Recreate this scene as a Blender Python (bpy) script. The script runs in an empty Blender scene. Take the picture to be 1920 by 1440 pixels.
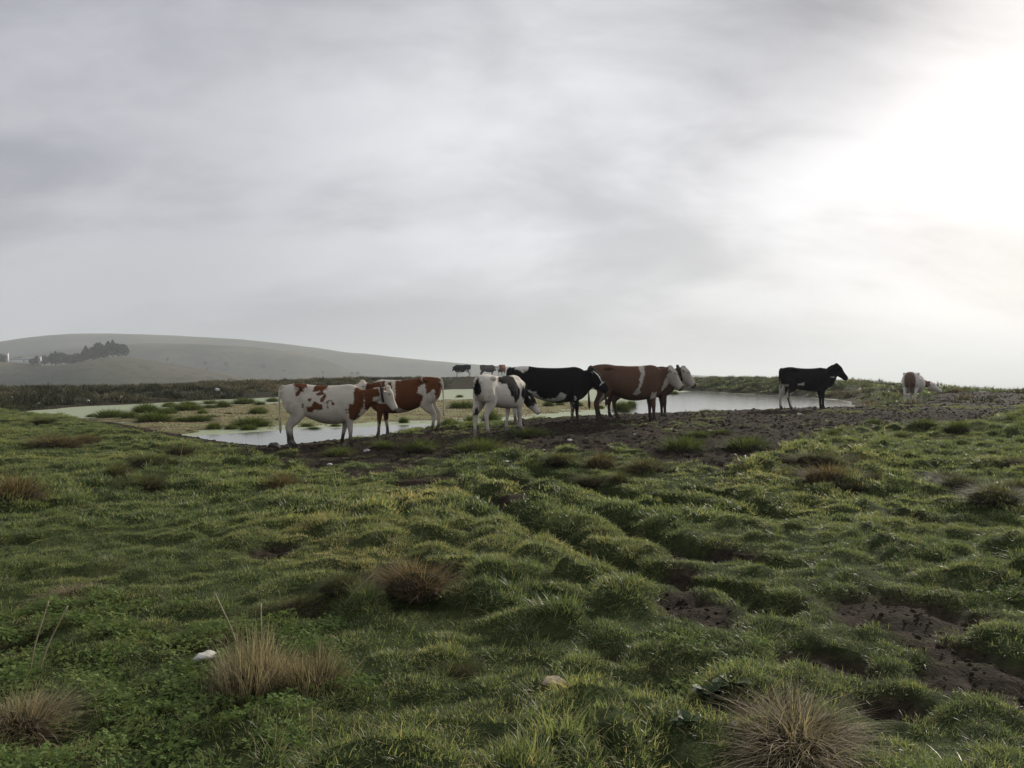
import bpy, bmesh, math, random
import numpy as np
from mathutils import Vector, Matrix, Euler

R = math.radians
rng = np.random.default_rng(11)
random.seed(11)
SC = bpy.context.scene
COL = SC.collection

# ------------------------------------------------------------------ camera, sky, sun
F, CX, H, E = 1490.0, 960.0, 702.0, 1.65        # focal length / horizon row in photo pixels, eye height above the pond
cam_d = bpy.data.cameras.new('camera')
cam_d.sensor_width = 36.0
cam_d.lens = 36.0 * F / 1920.0
cam_d.clip_start, cam_d.clip_end = 0.05, 40000
cam = bpy.data.objects.new('camera', cam_d)
COL.objects.link(cam)
cam.location = (0, 0, E)
cam.rotation_euler = (R(90) - math.atan((720 - H) / F), 0, 0)
SC.camera = cam

SUN_AZ, SUN_EL = R(37), R(19)                    # azimuth to the right of the view direction (+Y)
sun_dir = Vector((math.sin(SUN_AZ) * math.cos(SUN_EL), math.cos(SUN_AZ) * math.cos(SUN_EL), math.sin(SUN_EL)))
sl = bpy.data.lights.new('sun', 'SUN')
sl.energy, sl.angle, sl.color = 5.0, R(1.2), (1.0, 0.93, 0.80)
so = bpy.data.objects.new('sun', sl)
COL.objects.link(so)
so.rotation_euler = sun_dir.to_track_quat('Z', 'Y').to_euler()
so.location = (40, 50, 60)

def pix_dir(px, py):
    v = Vector(((px - CX) / F, 1.0, (H - py) / F))
    return v.normalized()

class NT:
    """small helper round a node tree"""
    def __init__(self, nt):
        self.nt = nt; nt.nodes.clear()
    def n(self, typ, ins=None, **props):
        nd = self.nt.nodes.new(typ)
        for k, v in props.items(): setattr(nd, k, v)
        for k, v in (ins or {}).items(): self.set(nd, k, v)
        return nd
    def set(self, nd, k, v):
        s = nd.inputs[k]
        if isinstance(v, tuple) and len(v) == 2 and hasattr(v[0], 'outputs'):
            self.nt.links.new(v[0].outputs[v[1]], s)
        elif hasattr(v, 'outputs'):
            self.nt.links.new(v.outputs[0], s)
        else:
            if isinstance(v, tuple) and len(v) == 3 and s.type == 'RGBA': v = (*v, 1)
            s.default_value = v
    def m(self, op, a, b=0.0, c=0.0, clamp=False):
        nd = self.nt.nodes.new('ShaderNodeMath'); nd.operation = op; nd.use_clamp = clamp
        self.set(nd, 0, a); self.set(nd, 1, b); self.set(nd, 2, c)
        return nd
    def vm(self, op, a, b=None, scale=None):
        nd = self.nt.nodes.new('ShaderNodeVectorMath'); nd.operation = op
        self.set(nd, 0, a)
        if b is not None: self.set(nd, 1, b)
        if scale is not None: self.set(nd, 'Scale', scale)
        return nd
    def mix(self, f, a, b):
        nd = self.nt.nodes.new('ShaderNodeMix'); nd.data_type = 'RGBA'
        for i, v in ((0, f), (6, a), (7, b)):
            s = nd.inputs[i]
            if hasattr(v, 'outputs'):
                self.nt.links.new(v.outputs[2] if v.bl_idname == 'ShaderNodeMix' else v.outputs[0], s)
            elif isinstance(v, tuple) and hasattr(v[0], 'outputs'): self.nt.links.new(v[0].outputs[v[1]], s)
            else: s.default_value = (*v, 1) if isinstance(v, tuple) and len(v) == 3 else v
        return nd
    def ss(self, v, lo, hi, a=0.0, b=1.0):
        nd = self.nt.nodes.new('ShaderNodeMapRange'); nd.interpolation_type = 'SMOOTHSTEP'
        self.set(nd, 0, v); nd.inputs[1].default_value = lo; nd.inputs[2].default_value = hi
        nd.inputs[3].default_value = a; nd.inputs[4].default_value = b
        return nd
    def noise(self, vec, scale, detail=4, rough=0.55, dist=0.0):
        nd = self.nt.nodes.new('ShaderNodeTexNoise')
        if vec is not None: self.set(nd, 'Vector', vec)
        nd.inputs['Scale'].default_value = scale; nd.inputs['Detail'].default_value = detail
        nd.inputs['Roughness'].default_value = rough; nd.inputs['Distortion'].default_value = dist
        return nd

W = bpy.data.worlds.new('World'); SC.world = W; W.use_nodes = True
t = NT(W.node_tree)
tc = t.n('ShaderNodeTexCoord')
D = t.vm('NORMALIZE', (tc, 'Generated'))
sep = t.n('ShaderNodeSeparateXYZ', {0: D})
zc = t.m('MAXIMUM', (sep, 2), -0.05)
# cloud layer coordinates: the direction laid out on a slanted deck, so streaks thin out towards the horizon
den = t.m('ADD', zc, 0.42)
px_ = t.m('DIVIDE', (sep, 0), den); py_ = t.m('DIVIDE', (sep, 1), den)
cv = t.n('ShaderNodeCombineXYZ', {0: px_, 1: py_, 2: 0.0})
mp = t.n('ShaderNodeMapping', {'Vector': cv, 'Rotation': (0, 0, R(-38)), 'Scale': (0.8, 1.6, 1)})
n1 = t.noise(mp, 1.25, 5, 0.5, 0.35)
mp2 = t.n('ShaderNodeMapping', {'Vector': cv, 'Location': (3.1, 1.7, 0), 'Rotation': (0, 0, R(-20)), 'Scale': (1, 1.5, 1)})
n2 = t.noise(mp2, 4.2, 8, 0.62, 0.5)
cl = t.m('ADD', t.m('MULTIPLY', n1, 0.84), t.m('MULTIPLY', n2, 0.16))
clf = t.ss(cl, 0.37, 0.62)                                  # 0 = thick dark cloud, 1 = thin bright cloud
dark = t.mix(clf, (0.425, 0.438, 0.48), (0.68, 0.69, 0.735))
hz = t.ss((sep, 2), 0.0, 0.22, 1.0, 0.0)
dark = t.mix(t.m('MULTIPLY', hz, 0.75), dark, (0.49, 0.515, 0.533))
def lobe(vec, k):
    dp = t.vm('DOT_PRODUCT', D, tuple(vec))
    a = t.m('MULTIPLY', t.m('SUBTRACT', 1.0, (dp, 'Value')), -k)
    return t.m('EXPONENT', a)
glow_c = pix_dir(2010, 260)
g1 = t.m('MULTIPLY', lobe(glow_c, 19), 0.32)
g2 = t.m('MULTIPLY', lobe(glow_c, 5), 0.17)
# thicker cloud bank high up near the sun
d1 = t.m('ADD', t.m('MULTIPLY', lobe(pix_dir(1430, 90), 130), 0.30), t.m('MULTIPLY', lobe(pix_dir(1640, 70), 170), 0.26))
d2 = t.m('MULTIPLY', lobe(pix_dir(350, 300), 60), 0.12)
b1 = t.m('MULTIPLY', lobe(pix_dir(1000, 260), 22), 0.13)
g = t.m('ADD', t.m('ADD', g1, g2), b1)
g = t.m('MULTIPLY', g, t.m('ADD', 0.72, t.m('MULTIPLY', clf, 0.4)))
g = t.m('SUBTRACT', g, t.m('ADD', d1, d2))
gc = t.vm('SCALE', (1.0, 0.985, 0.955), scale=g)
cloud = t.vm('MAXIMUM', t.vm('ADD', (dark, 2), gc), (0.2, 0.2, 0.2))
sky = t.n('ShaderNodeTexSky', sky_type='NISHITA', sun_disc=False)
sky.sun_elevation = SUN_EL; sky.sun_rotation = SUN_AZ; sky.dust_density = 4.0
skyc = t.vm('SCALE', sky, scale=0.05)
final = t.mix(0.93, skyc, cloud)
bg = t.n('ShaderNodeBackground', {'Color': (final, 2), 'Strength': 1.0})
t.n('ShaderNodeOutputWorld', {'Surface': bg})

SC.view_settings.view_transform = 'Standard'; SC.view_settings.look = 'None'
SC.view_settings.exposure = 0.0; SC.view_settings.gamma = 1.0; SC.view_settings.use_curve_mapping = False
cy = SC.cycles
cy.max_bounces = 5; cy.diffuse_bounces = 2; cy.glossy_bounces = 2; cy.transmission_bounces = 3
cy.transparent_max_bounces = 6; cy.volume_bounces = 0
cy.use_denoising = True
try: cy.denoiser = 'OPENIMAGEDENOISE'
except Exception: pass

# ------------------------------------------------------------------ numeric helpers
def sstep(a, b, x):
    u = np.clip((x - a) / (b - a), 0, 1); return u * u * (3 - 2 * u)
_P = np.random.default_rng(5).random(65536)
def hsh(ix, iy, s=0):
    h = (ix.astype(np.int64) * 374761393 + iy.astype(np.int64) * 668265263 + s * 974711) & 0x7fffffff
    h = ((h ^ (h >> 13)) * 1274126177) & 0x7fffffff
    return _P[(h ^ (h >> 16)) & 65535]
def vnoise(x, y, s=0):
    ix = np.floor(x); iy = np.floor(y); fx = x - ix; fy = y - iy
    fx = fx * fx * (3 - 2 * fx); fy = fy * fy * (3 - 2 * fy)
    a = hsh(ix, iy, s); b = hsh(ix + 1, iy, s); c = hsh(ix, iy + 1, s); d = hsh(ix + 1, iy + 1, s)
    return (a * (1 - fx) + b * fx) * (1 - fy) + (c * (1 - fx) + d * fx) * fy
def fbm(x, y, o=4, s=0, g=0.5):
    r = 0; a = 1; tot = 0
    for k in range(o):
        r = r + a * vnoise(x * 2 ** k + 17.3 * k, y * 2 ** k - 9.1 * k, s + k); tot += a; a *= g
    return r / tot
def domes(x, y, cell, s, rmin=0.45, rmax=0.75):
    """rounded hummocks on a jittered grid; values 0..1"""
    gx = np.floor(x / cell); gy = np.floor(y / cell); out = np.zeros_like(x)
    for i in (-1, 0, 1):
        for j in (-1, 0, 1):
            cx = gx + i; cyy = gy + j
            qx = (cx + 0.1 + 0.8 * hsh(cx, cyy, s)) * cell; qy = (cyy + 0.1 + 0.8 * hsh(cx, cyy, s + 1)) * cell
            r = cell * (rmin + (rmax - rmin) * hsh(cx, cyy, s + 2)); a = 0.35 + 0.65 * hsh(cx, cyy, s + 3)
            d2 = ((x - qx) ** 2 + (y - qy) ** 2) / r ** 2
            out = np.maximum(out, a * np.clip(1 - d2, 0, 1) ** 0.8)
    return out
def poly_sd(x, y, P):
    """signed distance to a polygon, positive inside"""
    P = np.asarray(P, float); d = np.full(x.shape, 1e9); ins = np.zeros(x.shape, bool)
    for i in range(len(P)):
        a = P[i]; b = P[(i + 1) % len(P)]; e = b - a
        wx = x - a[0]; wy = y - a[1]
        u = np.clip((wx * e[0] + wy * e[1]) / (e @ e + 1e-12), 0, 1)
        d = np.minimum(d, (wx - u * e[0]) ** 2 + (wy - u * e[1]) ** 2)
        c = ((a[1] <= y) != (b[1] <= y)) & (x < a[0] + (y - a[1]) / (e[1] if abs(e[1]) > 1e-12 else 1e-12) * e[0])
        ins ^= c
    return np.where(ins, 1, -1) * np.sqrt(d)
def line_d(x, y, P):
    P = np.asarray(P, float); d = np.full(x.shape, 1e9)
    for i in range(len(P) - 1):
        a = P[i]; e = P[i + 1] - a; wx = x - a[0]; wy = y - a[1]
        u = np.clip((wx * e[0] + wy * e[1]) / (e @ e + 1e-12), 0, 1)
        d = np.minimum(d, (wx - u * e[0]) ** 2 + (wy - u * e[1]) ** 2)
    return np.sqrt(d)
def at_z(px, py, z=0.0):                                      # pixel -> point on a level
    d = (E - z) * F / (py - H); return ((px - CX) / F * d, d)
def at_d(px, d): return ((px - CX) / F * d, d)
def z_at(py, d): return E - (py - H) / F * d

# ------------------------------------------------------------------ the lie of the land
POND = [at_z(*p) for p in ((40, 771), (110, 766), (180, 761), (350, 752.5), (500, 746), (690, 736), (870, 729), (1080, 729), (1250, 731),
        (1330, 735), (1420, 740), (1530, 746), (1590, 751), (1602, 757))]
POND += [(16.5, 37), (12, 31.5), (8, 28.5), (4.2, 27), (1.2, 25.6)]
POND += [at_z(*p) for p in ((858, 808), (762, 814), (687, 820), (612, 826), (575, 831), (500, 836), (440, 832), (350, 818), (260, 801), (190, 791), (110, 782), (60, 777))]
MARSH = [at_z(*p) for p in ((165, 782), (260, 801), (345, 810), (480, 803), (620, 796), (740, 793), (860, 788), (960, 783), (1060, 774), (1130, 765),
         (1150, 756), (1050, 748), (960, 745), (860, 749), (700, 752), (560, 754), (450, 759), (330, 763), (250, 771))]
# heights that the photograph gives away: (x, y, z)
ctrl = [(0, 0, .03), (-4, 3, .03), (4, 3, .0), (-7, 7, .02), (0, 7, .03), (7, 7, .06), (-10, 12, .08), (-4, 12, .04), (3, 12, .10), (9, 12, .20),
        (-14, 20, .13), (-18, 26, .16), (-24, 30, .25), (-10, 17, .08), (16, 16, .38), (14, 22, .5), (0, -30, 0.1), (-30, 0, 0.4), (30, 0, 0.5)]
for px, py, d in ((530, 848, 17.1), (650, 842, 17.3), (730, 819, 19.2), (825, 815, 19.4), (905, 819, 17.9), (960, 806, 18.8), (970, 801, 19.9), (1065, 793, 19.8), (1115, 795, 20.3), (1200, 791, 20.5),
                  (1245, 785, 22.2), (1150, 787, 22), (1465, 770, 26), (1535, 769, 26.3), (1705, 746.5, 36.5), (1620, 757, 34), (1850, 731, 44), (1920, 736, 40), (1785, 730, 47)):
    x, y = at_d(px, d); ctrl.append((x, y, z_at(py, d)))
for px, py, d in ((0, 730, 52), (170, 737, 60), (250, 730, 66), (400, 720, 76), (500, 717, 82), (700, 714, 96), (850, 708.5, 103), (950, 708, 104), (1080, 708, 104), (1300, 721, 112), (1400, 719, 92), (1455, 716, 84), (1600, 718, 68), (1700, 725, 58)):
    x, y = at_d(px, d); ctrl.append((x, y, z_at(py, d)))
ctrl += [(-60, 30, .3), (-60, 70, -.6), (-90, 110, -2.5), (-32, 135, -1.2), (60, 40, -.6), (70, 80, -2.5), (0, 150, -.5), (-60, 140, -2.5), (60, 140, -3), (42, 62, -.4), (36, 80, -.3), (24, 110, .0)]
ctrl = np.array(ctrl)
_c = 4.0
def _phi(dx, dy): return np.sqrt(dx * dx + dy * dy + _c * _c)
_A = _phi(ctrl[:, None, 0] - ctrl[None, :, 0], ctrl[:, None, 1] - ctrl[None, :, 1])
_w = np.linalg.solve(_A + np.eye(len(ctrl)) * -0.15, ctrl[:, 2] - 0.3)
def land(x, y):
    z = np.full(x.shape, 0.3)
    for k in range(len(ctrl)): z = z + _w[k] * _phi(x - ctrl[k, 0], y - ctrl[k, 1])
    r = np.hypot(x, y - 50)
    z = z - 6 * sstep(34, 90, x)
    fade = sstep(110, 160, r)
    z = z * (1 - fade) - 2 * fade
    return z - 121 * sstep(110, 900, r)
def march(px, py, hf):
    d = np.geomspace(1.5, 170, 1400)
    x = (px - CX) / F * d; z = E - (py - H) / F * d
    k = np.nonzero(z < hf(x, d))[0]
    k = k[0] if len(k) else len(d) - 1
    return float(x[k]), float(d[k])
L2 = lambda x, y: np.maximum(land(x, y), 0)
MUD = [march(px, py, L2) for px, py in ((540, 838), (620, 828), (760, 818), (860, 812), (960, 803))]
MUD += [(1.5, 26), (5, 27.5), (9, 29), (13, 32), (17, 37), (21, 47)] + [march(px, py, L2) for px, py in ((1660, 746), (1760, 735), (1925, 740), (1925, 772), (1800, 786),
       (1650, 800), (1500, 812), (1420, 832), (1360, 885), (1290, 872), (1250, 838), (1100, 838), (1040, 858), (960, 846), (880, 842), (800, 862), (740, 884), (660, 870), (600, 878), (555, 852))]
BARE = [(1690, 1165, 170, 46), (1850, 1305, 150, 62), (1310, 1150, 70, 34), (760, 1088, 100, 28), (1340, 1045, 80, 14), (1690, 1350, 110, 46), (510, 1040, 34, 13), (1460, 1155, 80, 20), (1570, 1265, 90, 34), (1760, 1235, 90, 26),
        (1035, 1280, 34, 14), (1010, 1010, 40, 14), (1700, 975, 34, 10), (1340, 1390, 60, 20), (1600, 1420, 50, 22), (20, 1230, 40, 22), (970, 935, 40, 10), (640, 1085, 40, 14), (800, 905, 60, 10), (1130, 1255, 40, 16), (1290, 1080, 40, 10)]
BARE = [(march(a, b, L2), march(a + c, b, L2)[0] - march(a, b, L2)[0], abs(march(a, b - d, L2)[1] - march(a, b + d, L2)[1]) / 2) for a, b, c, d in BARE]
RUTS = [[march(*p, L2) for p in q] for q in (((905, 930), (927, 945), (1008, 990), (1080, 1028), (1150, 1060)),
        ((940, 900), (1022, 928), (1090, 962), (1157, 986), (1211, 1008), (1279, 1030), (1350, 1048), (1430, 1060)),
        ((1250, 935), (1345, 960), (1420, 968)), ((1306, 920), (1360, 932), (1414, 946), (1480, 975)), ((1000, 888), (1080, 905), (1160, 930), (1220, 955)), ((1190, 1075), (1270, 1095), (1380, 1110), (1470, 1150)), ((740, 908), (800, 908), (860, 905)), ((560, 912), (640, 916), (700, 905)))]

def masks(x, y):
    """pond distance (positive inside), soil 0..1, marsh 0..1"""
    near = (np.abs(x) < 60) & (y > 0) & (y < 130)
    sd = np.full(x.shape, -30.0); ms = np.full(x.shape, -30.0); md = np.full(x.shape, -30.0)
    sd[near] = poly_sd(x[near], y[near], POND); ms[near] = poly_sd(x[near], y[near], MARSH); md[near] = poly_sd(x[near], y[near], MUD)
    n = fbm(x * 1.1, y * 1.1, 4, 3) - 0.5
    n2 = fbm(x * 0.25 + 8, y * 0.25, 3, 9) - 0.5
    soil = sstep(-0.3, 0.25, md + .45 + n * 2.6)
    soil = np.maximum(soil, .9 * sstep(14, 19, x) * sstep(27, 33, y) * sstep(70, 52, y) * sstep(-.12, .1, n + .06 + .25 * sstep(22, 26, x)))
    for (q, rx, ry) in BARE:
        e = 1 - np.sqrt(((x - q[0]) / rx) ** 2 + ((y - q[1]) / ry) ** 2)
        soil = np.maximum(soil, sstep(-0.25, 0.3, e + n * 1.5))
    soil = np.maximum(soil, sstep(-1.6, -0.2, sd + n * 1.2) * 0.9)
    return sd + n2 * 1.2 * sstep(28, 40, y) + n * .3, soil, ms + n * 2.5
def terrain(x, y, full=False):
    sd, soil, ms = masks(x, y)
    z = np.maximum(land(x, y), np.where((np.hypot(x, y - 55) < 72) & (x < 30), 0.03, -1e9))
    nb = np.hypot(x, y) < 160
    w = np.where(y < 33, 2.2, 5.0)
    tshore = sstep(0, 1, np.clip(-sd / w, 0, 1) ** 0.8)
    z = np.where(sd > -8, np.maximum(0.0, z) * tshore + (z < 0) * z * tshore, z)
    qx = x + 0.9 * (fbm(x * .9, y * .9, 3, 21) - .5) + .25 * (fbm(x * 4, y * 4, 2, 23) - .5); qy = y + 0.9 * (fbm(x * .9 + 40, y * .9, 3, 22) - .5) + .25 * (fbm(x * 4 + 9, y * 4, 2, 24) - .5)
    d1 = domes(qx, qy * .85 - qx * .25, 0.46, 30, .4, .8) * (.30 + .70 * sstep(.34, .62, fbm(x * .45 + 5, y * .45, 3, 25)))
    d1 = np.clip(d1 + .5 * (fbm(x * 3.0, y * 3.0, 3, 26) - .5), 0, 1)
    d2 = domes(x, y, 0.27, 40, .5, .8); d3 = domes(x, y, 2.6, 50)
    bigd = sstep(33, 48, y)
    rough = fbm(x * 6, y * 6, 3, 60) - 0.5; n_hoof = fbm(x * 3, y * 3, 2, 71)
    dist = np.hypot(x, y)
    lefty = sstep(2.5, -2.5, x)
    amp = (0.27 - 0.09 * lefty) * (1 - 0.8 * sstep(0.2, .8, soil))
    bump = amp * (d1 * 0.8 + 0.2 * d2) + (0.012 + 0.035 * soil) * d2 + rough * (0.02 + 0.02 * soil) + (fbm(x * 15, y * 15, 2, 62) - .5) * .05 * soil - .05 * soil * sstep(14, 11, dist)
    bump = bump - .014 * soil * domes(x + .3 * n_hoof, y, .19, 70, .35, .6) * sstep(.2, .6, soil)
    bump = bump * (1 - .6 * bigd) + bigd * (0.16 * (d3 - .45) + 0.16 * (d1 - .5)) * (1 - .85 * sstep(88, 92, y) * sstep(-16, -12, x) * sstep(8, 4, x))
    rut = np.zeros_like(x); flatn = np.ones_like(x)
    for q in RUTS:
        q = np.asarray(q)
        m = (x > q[:, 0].min() - 1) & (x < q[:, 0].max() + 1) & (y > q[:, 1].min() - 1) & (y < q[:, 1].max() + 1)
        if m.any():
            dd = line_d(x[m], y[m], q) + (fbm(x[m] * 1.7, y[m] * 1.7, 2, 77) - .5) * .25
            rut[m] = np.maximum(rut[m], np.exp(-(dd / 0.18) ** 4) - 0.32 * np.exp(-((dd - .42) / 0.16) ** 2)); flatn[m] = np.minimum(flatn[m], 1 - .85 * np.exp(-(dd / .42) ** 2))
    hum = d1
    fadeout = 1 - sstep(150, 260, dist)
    edge = np.clip((-sd) / 1.2, 0, 1)
    edge = np.where(sd < -1.2, 1, edge)
    z = z + bump * edge * fadeout * flatn - 0.26 * rut
    soil = np.maximum(soil, sstep(0.45, 0.85, rut))
    soil = soil * (1 - sstep(0.42, 0.75, d1) * 0.35 * (1 - sstep(12, 14.5, dist) * .9))
    # pond bed and the boggy flat that just breaks the surface
    bed = -0.4 * sstep(0, 4, sd)
    flat = 0.016 + 0.03 * (fbm(x * .9, y * .9, 3, 90) - .45) + 0.02 * (fbm(x * 4, y * 4, 2, 91) - .5)
    mm = sstep(-1.0, 0.8, ms) * (sd > 0)
    bed = bed * (1 - mm) + flat * mm
    z = np.where(sd > 0, bed, z)
    if full: return z, soil, mm, sd, hum, rut
    return z
def gpix(px, py):
    x, y = march(px, py, lambda a, b: np.maximum(terrain(a, b), 0.0)); return x, y, float(terrain(np.array([x]), np.array([y]))[0])
def gz(x, y): return float(terrain(np.array([float(x)]), np.array([float(y)]))[0])

# ------------------------------------------------------------------ mesh helpers
def mesh_np(name, V, Fq, attrs=None, smooth=True):
    """V (n,3); Fq list of index arrays (quads and/or tris)"""
    me = bpy.data.meshes.new(name)
    V = np.asarray(V, np.float32)
    loops = []; starts = []; tot = 0
    for f in Fq:
        f = np.asarray(f, np.int32)
        if len(f) == 0: continue
        k = f.shape[1]; starts.append(np.arange(len(f), dtype=np.int32) * k + tot); loops.append(f.ravel()); tot += f.size
    me.vertices.add(len(V)); me.vertices.foreach_set('co', V.ravel())
    lp = np.concatenate(loops); st = np.concatenate(starts)
    me.loops.add(len(lp)); me.loops.foreach_set('vertex_index', lp)
    me.polygons.add(len(st)); me.polygons.foreach_set('loop_start', st)
    me.update(calc_edges=True)
    if smooth: me.polygons.foreach_set('use_smooth', np.ones(len(st), bool))
    for k, a in (attrs or {}).items():
        at = me.attributes.new(k, 'FLOAT', 'POINT'); at.data.foreach_set('value', np.asarray(a, np.float32))
    me.validate()
    return me
def obj(name, me, mat=None, parent=None, loc=None, rot=None, scale=None):
    o = bpy.data.objects.new(name, me); COL.objects.link(o)
    if mat is not None and not len(me.materials): me.materials.append(mat)
    if parent is not None: o.parent = parent
    if loc is not None: o.location = loc
    if rot is not None: o.rotation_euler = rot
    if scale is not None: o.scale = scale if hasattr(scale, '__len__') else (scale,) * 3
    return o
def tag(o, label=None, cat=None, group=None, kind=None):
    for k, v in (('label', label), ('category', cat), ('group', group), ('kind', kind)):
        if v: o[k] = v
    return o
def grid_faces(nx, ny):
    i = np.arange((nx) * (ny)).reshape(ny, nx)
    return np.stack([i[:-1, :-1], i[:-1, 1:], i[1:, 1:], i[1:, :-1]], -1).reshape(-1, 4)

# ------------------------------------------------------------------ materials
def new_mat(name):
    m = bpy.data.materials.new(name); m.use_nodes = True
    return m, NT(m.node_tree)
def mat_ground():
    m, t = new_mat('ground_soil_and_turf')
    g = t.n('ShaderNodeNewGeometry'); P = (g, 'Position')
    soil = t.n('ShaderNodeAttribute', attribute_name='soil'); marsh = t.n('ShaderNodeAttribute', attribute_name='marsh'); bank = t.n('ShaderNodeAttribute', attribute_name='bank')
    n1 = t.noise(P, 1.3, 5); n2 = t.noise(P, 14, 5, .65); n3 = t.noise(P, 60, 3, .6)
    soilc = t.mix(t.ss(n2, .35, .7), (0.019, 0.0145, 0.0105), (0.054, 0.041, 0.031))
    soilc = t.mix(t.ss(n1, .45, .75, 0, .6), soilc, (0.068, 0.047, 0.034))
    turf = t.mix(t.ss(n2, .3, .7), (0.022, 0.032, 0.012), (0.05, 0.065, 0.022))
    turf = t.mix(t.ss(n1, .5, .75, 0, .5), turf, (0.075, 0.07, 0.03))
    bankc = t.mix(t.ss(n2, .3, .7), (0.016, 0.018, 0.011), (0.05, 0.05, 0.03))
    col = t.mix((bank, 'Fac'), turf, bankc)
    col = t.mix((soil, 'Fac'), col, soilc)
    # bog: brown mud with pale flecks of dead leaf and a green film
    v = t.n('ShaderNodeTexVoronoi', {'Vector': P, 'Scale': 7.0, 'Randomness': 1.0}, feature='F1')
    fleck = t.ss((v, 'Distance'), .12, .30, 1, 0)
    bog = t.mix(t.ss(t.noise(P, 2.2, 4, .6), .38, .62), (0.105, 0.078, 0.045), (0.23, 0.19, 0.11))
    bog = t.mix(t.m('MULTIPLY', fleck, t.ss(t.noise(P, 5, 3), .42, .6)), bog, (0.42, 0.37, 0.27))
    mpb = t.n('ShaderNodeMapping', {'Vector': P, 'Scale': (.6, 1.6, 1)})
    bog = t.mix(t.ss(t.noise(mpb, .55, 5, .65), .44, .58, 0, .85), bog, (0.20, 0.225, 0.10))
    col = t.mix((marsh, 'Fac'), col, bog)
    bmp = t.n('ShaderNodeBump', {'Strength': 1.0, 'Distance': 0.035, 'Height': t.m('ADD', n2, t.m('MULTIPLY', n3, .6))})
    b = t.n('ShaderNodeBsdfPrincipled', {'Base Color': (col, 2), 'Roughness': 1.0, 'Normal': bmp})
    b.inputs['Specular IOR Level'].default_value = 0.05
    t.n('ShaderNodeOutputMaterial', {'Surface': b}); return m
def mat_blade(name, stops, inst=True, trans=0.38, rough=0.42, spec=0.5):
    """grass leaf: colour from the plant's own tint and each blade's own number"""
    m, t = new_mat(name)
    r = t.n('ShaderNodeAttribute', attribute_name='rnd'); h = t.n('ShaderNodeAttribute', attribute_name='h')
    if inst:
        ti = t.n('ShaderNodeAttribute', attribute_name='tint', attribute_type='INSTANCER')
        f = t.m('ADD', (ti, 'Fac'), t.m('MULTIPLY', t.m('SUBTRACT', (r, 'Fac'), .5), .58))
        f = t.m('ADD', f, t.m('MULTIPLY', (h, 'Fac'), .12))
    else:
        oi = t.n('ShaderNodeObjectInfo')
        f = t.m('ADD', (r, 'Fac'), t.m('MULTIPLY', t.m('SUBTRACT', (oi, 'Random'), .5), .2))
    cr = t.n('ShaderNodeValToRGB', {0: f}); el = cr.color_ramp.elements
    while len(el) > 1: el.remove(el[0])
    el[0].position = stops[0][0]; el[0].color = (*stops[0][1], 1)
    for p, c in stops[1:]:
        e = el.new(p); e.color = (*c, 1)
    b = t.n('ShaderNodeBsdfPrincipled', {'Base Color': cr, 'Roughness': rough}); b.inputs['Specular IOR Level'].default_value = spec
    tr = t.n('ShaderNodeBsdfTranslucent', {'Color': t.vm('MULTIPLY', cr, (1.4, 1.42, 0.98))})
    mx = t.n('ShaderNodeMixShader', {0: trans, 1: b, 2: tr})
    t.n('ShaderNodeOutputMaterial', {'Surface': mx}); return m
def mat_simple(name, c0, c1, scale=8, rough=.8, spec=.3, bump=0.0, coords='Object'):
    m, t = new_mat(name)
    tc = t.n('ShaderNodeTexCoord'); n = t.noise((tc, coords), scale, 5, .6)
    c = t.mix(t.ss(n, .35, .68), c0, c1)
    ins = {'Base Color': (c, 2), 'Roughness': rough}
    if bump: ins['Normal'] = t.n('ShaderNodeBump', {'Strength': bump, 'Distance': .02, 'Height': n})
    b = t.n('ShaderNodeBsdfPrincipled', ins); b.inputs['Specular IOR Level'].default_value = spec
    t.n('ShaderNodeOutputMaterial', {'Surface': b}); return m

# ------------------------------------------------------------------ ground sheet
def axis(fine, lo, hi, far, g):
    a = list(np.arange(lo, hi + 1e-6, fine)); s = fine
    while a[-1] < far: s *= g; a.append(a[-1] + s)
    s = fine; b = [a[0]]
    while b[-1] > -far: s *= g; b.append(b[-1] - s)
    return np.array(b[:0:-1] + a)
ax = axis(0.065, -12.5, 12.5, 14000, 1.09)
ay = axis(0.065, 1.5, 23, 14000, 1.075)
GX, GY = np.meshgrid(ax, ay)
gz_, gs, gm, gsd, ghum, grut = terrain(GX.ravel(), GY.ravel(), True)
gb = sstep(-12, -3, -np.abs(gsd)) * 0
yy = GY.ravel(); xx = GX.ravel()
gb = sstep(36, 48, yy + 0.35 * np.maximum(0, -xx - 14)) * sstep(18, 2, xx - 0.0 * yy)
me = mesh_np('ground', np.stack([xx, yy, gz_], 1), [grid_faces(len(ax), len(ay))], {'soil': gs, 'marsh': gm, 'bank': gb})
tag(obj('ground', me, mat_ground()), 'rough grazed pasture ground with hummocks and bare soil', kind='structure')

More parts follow.
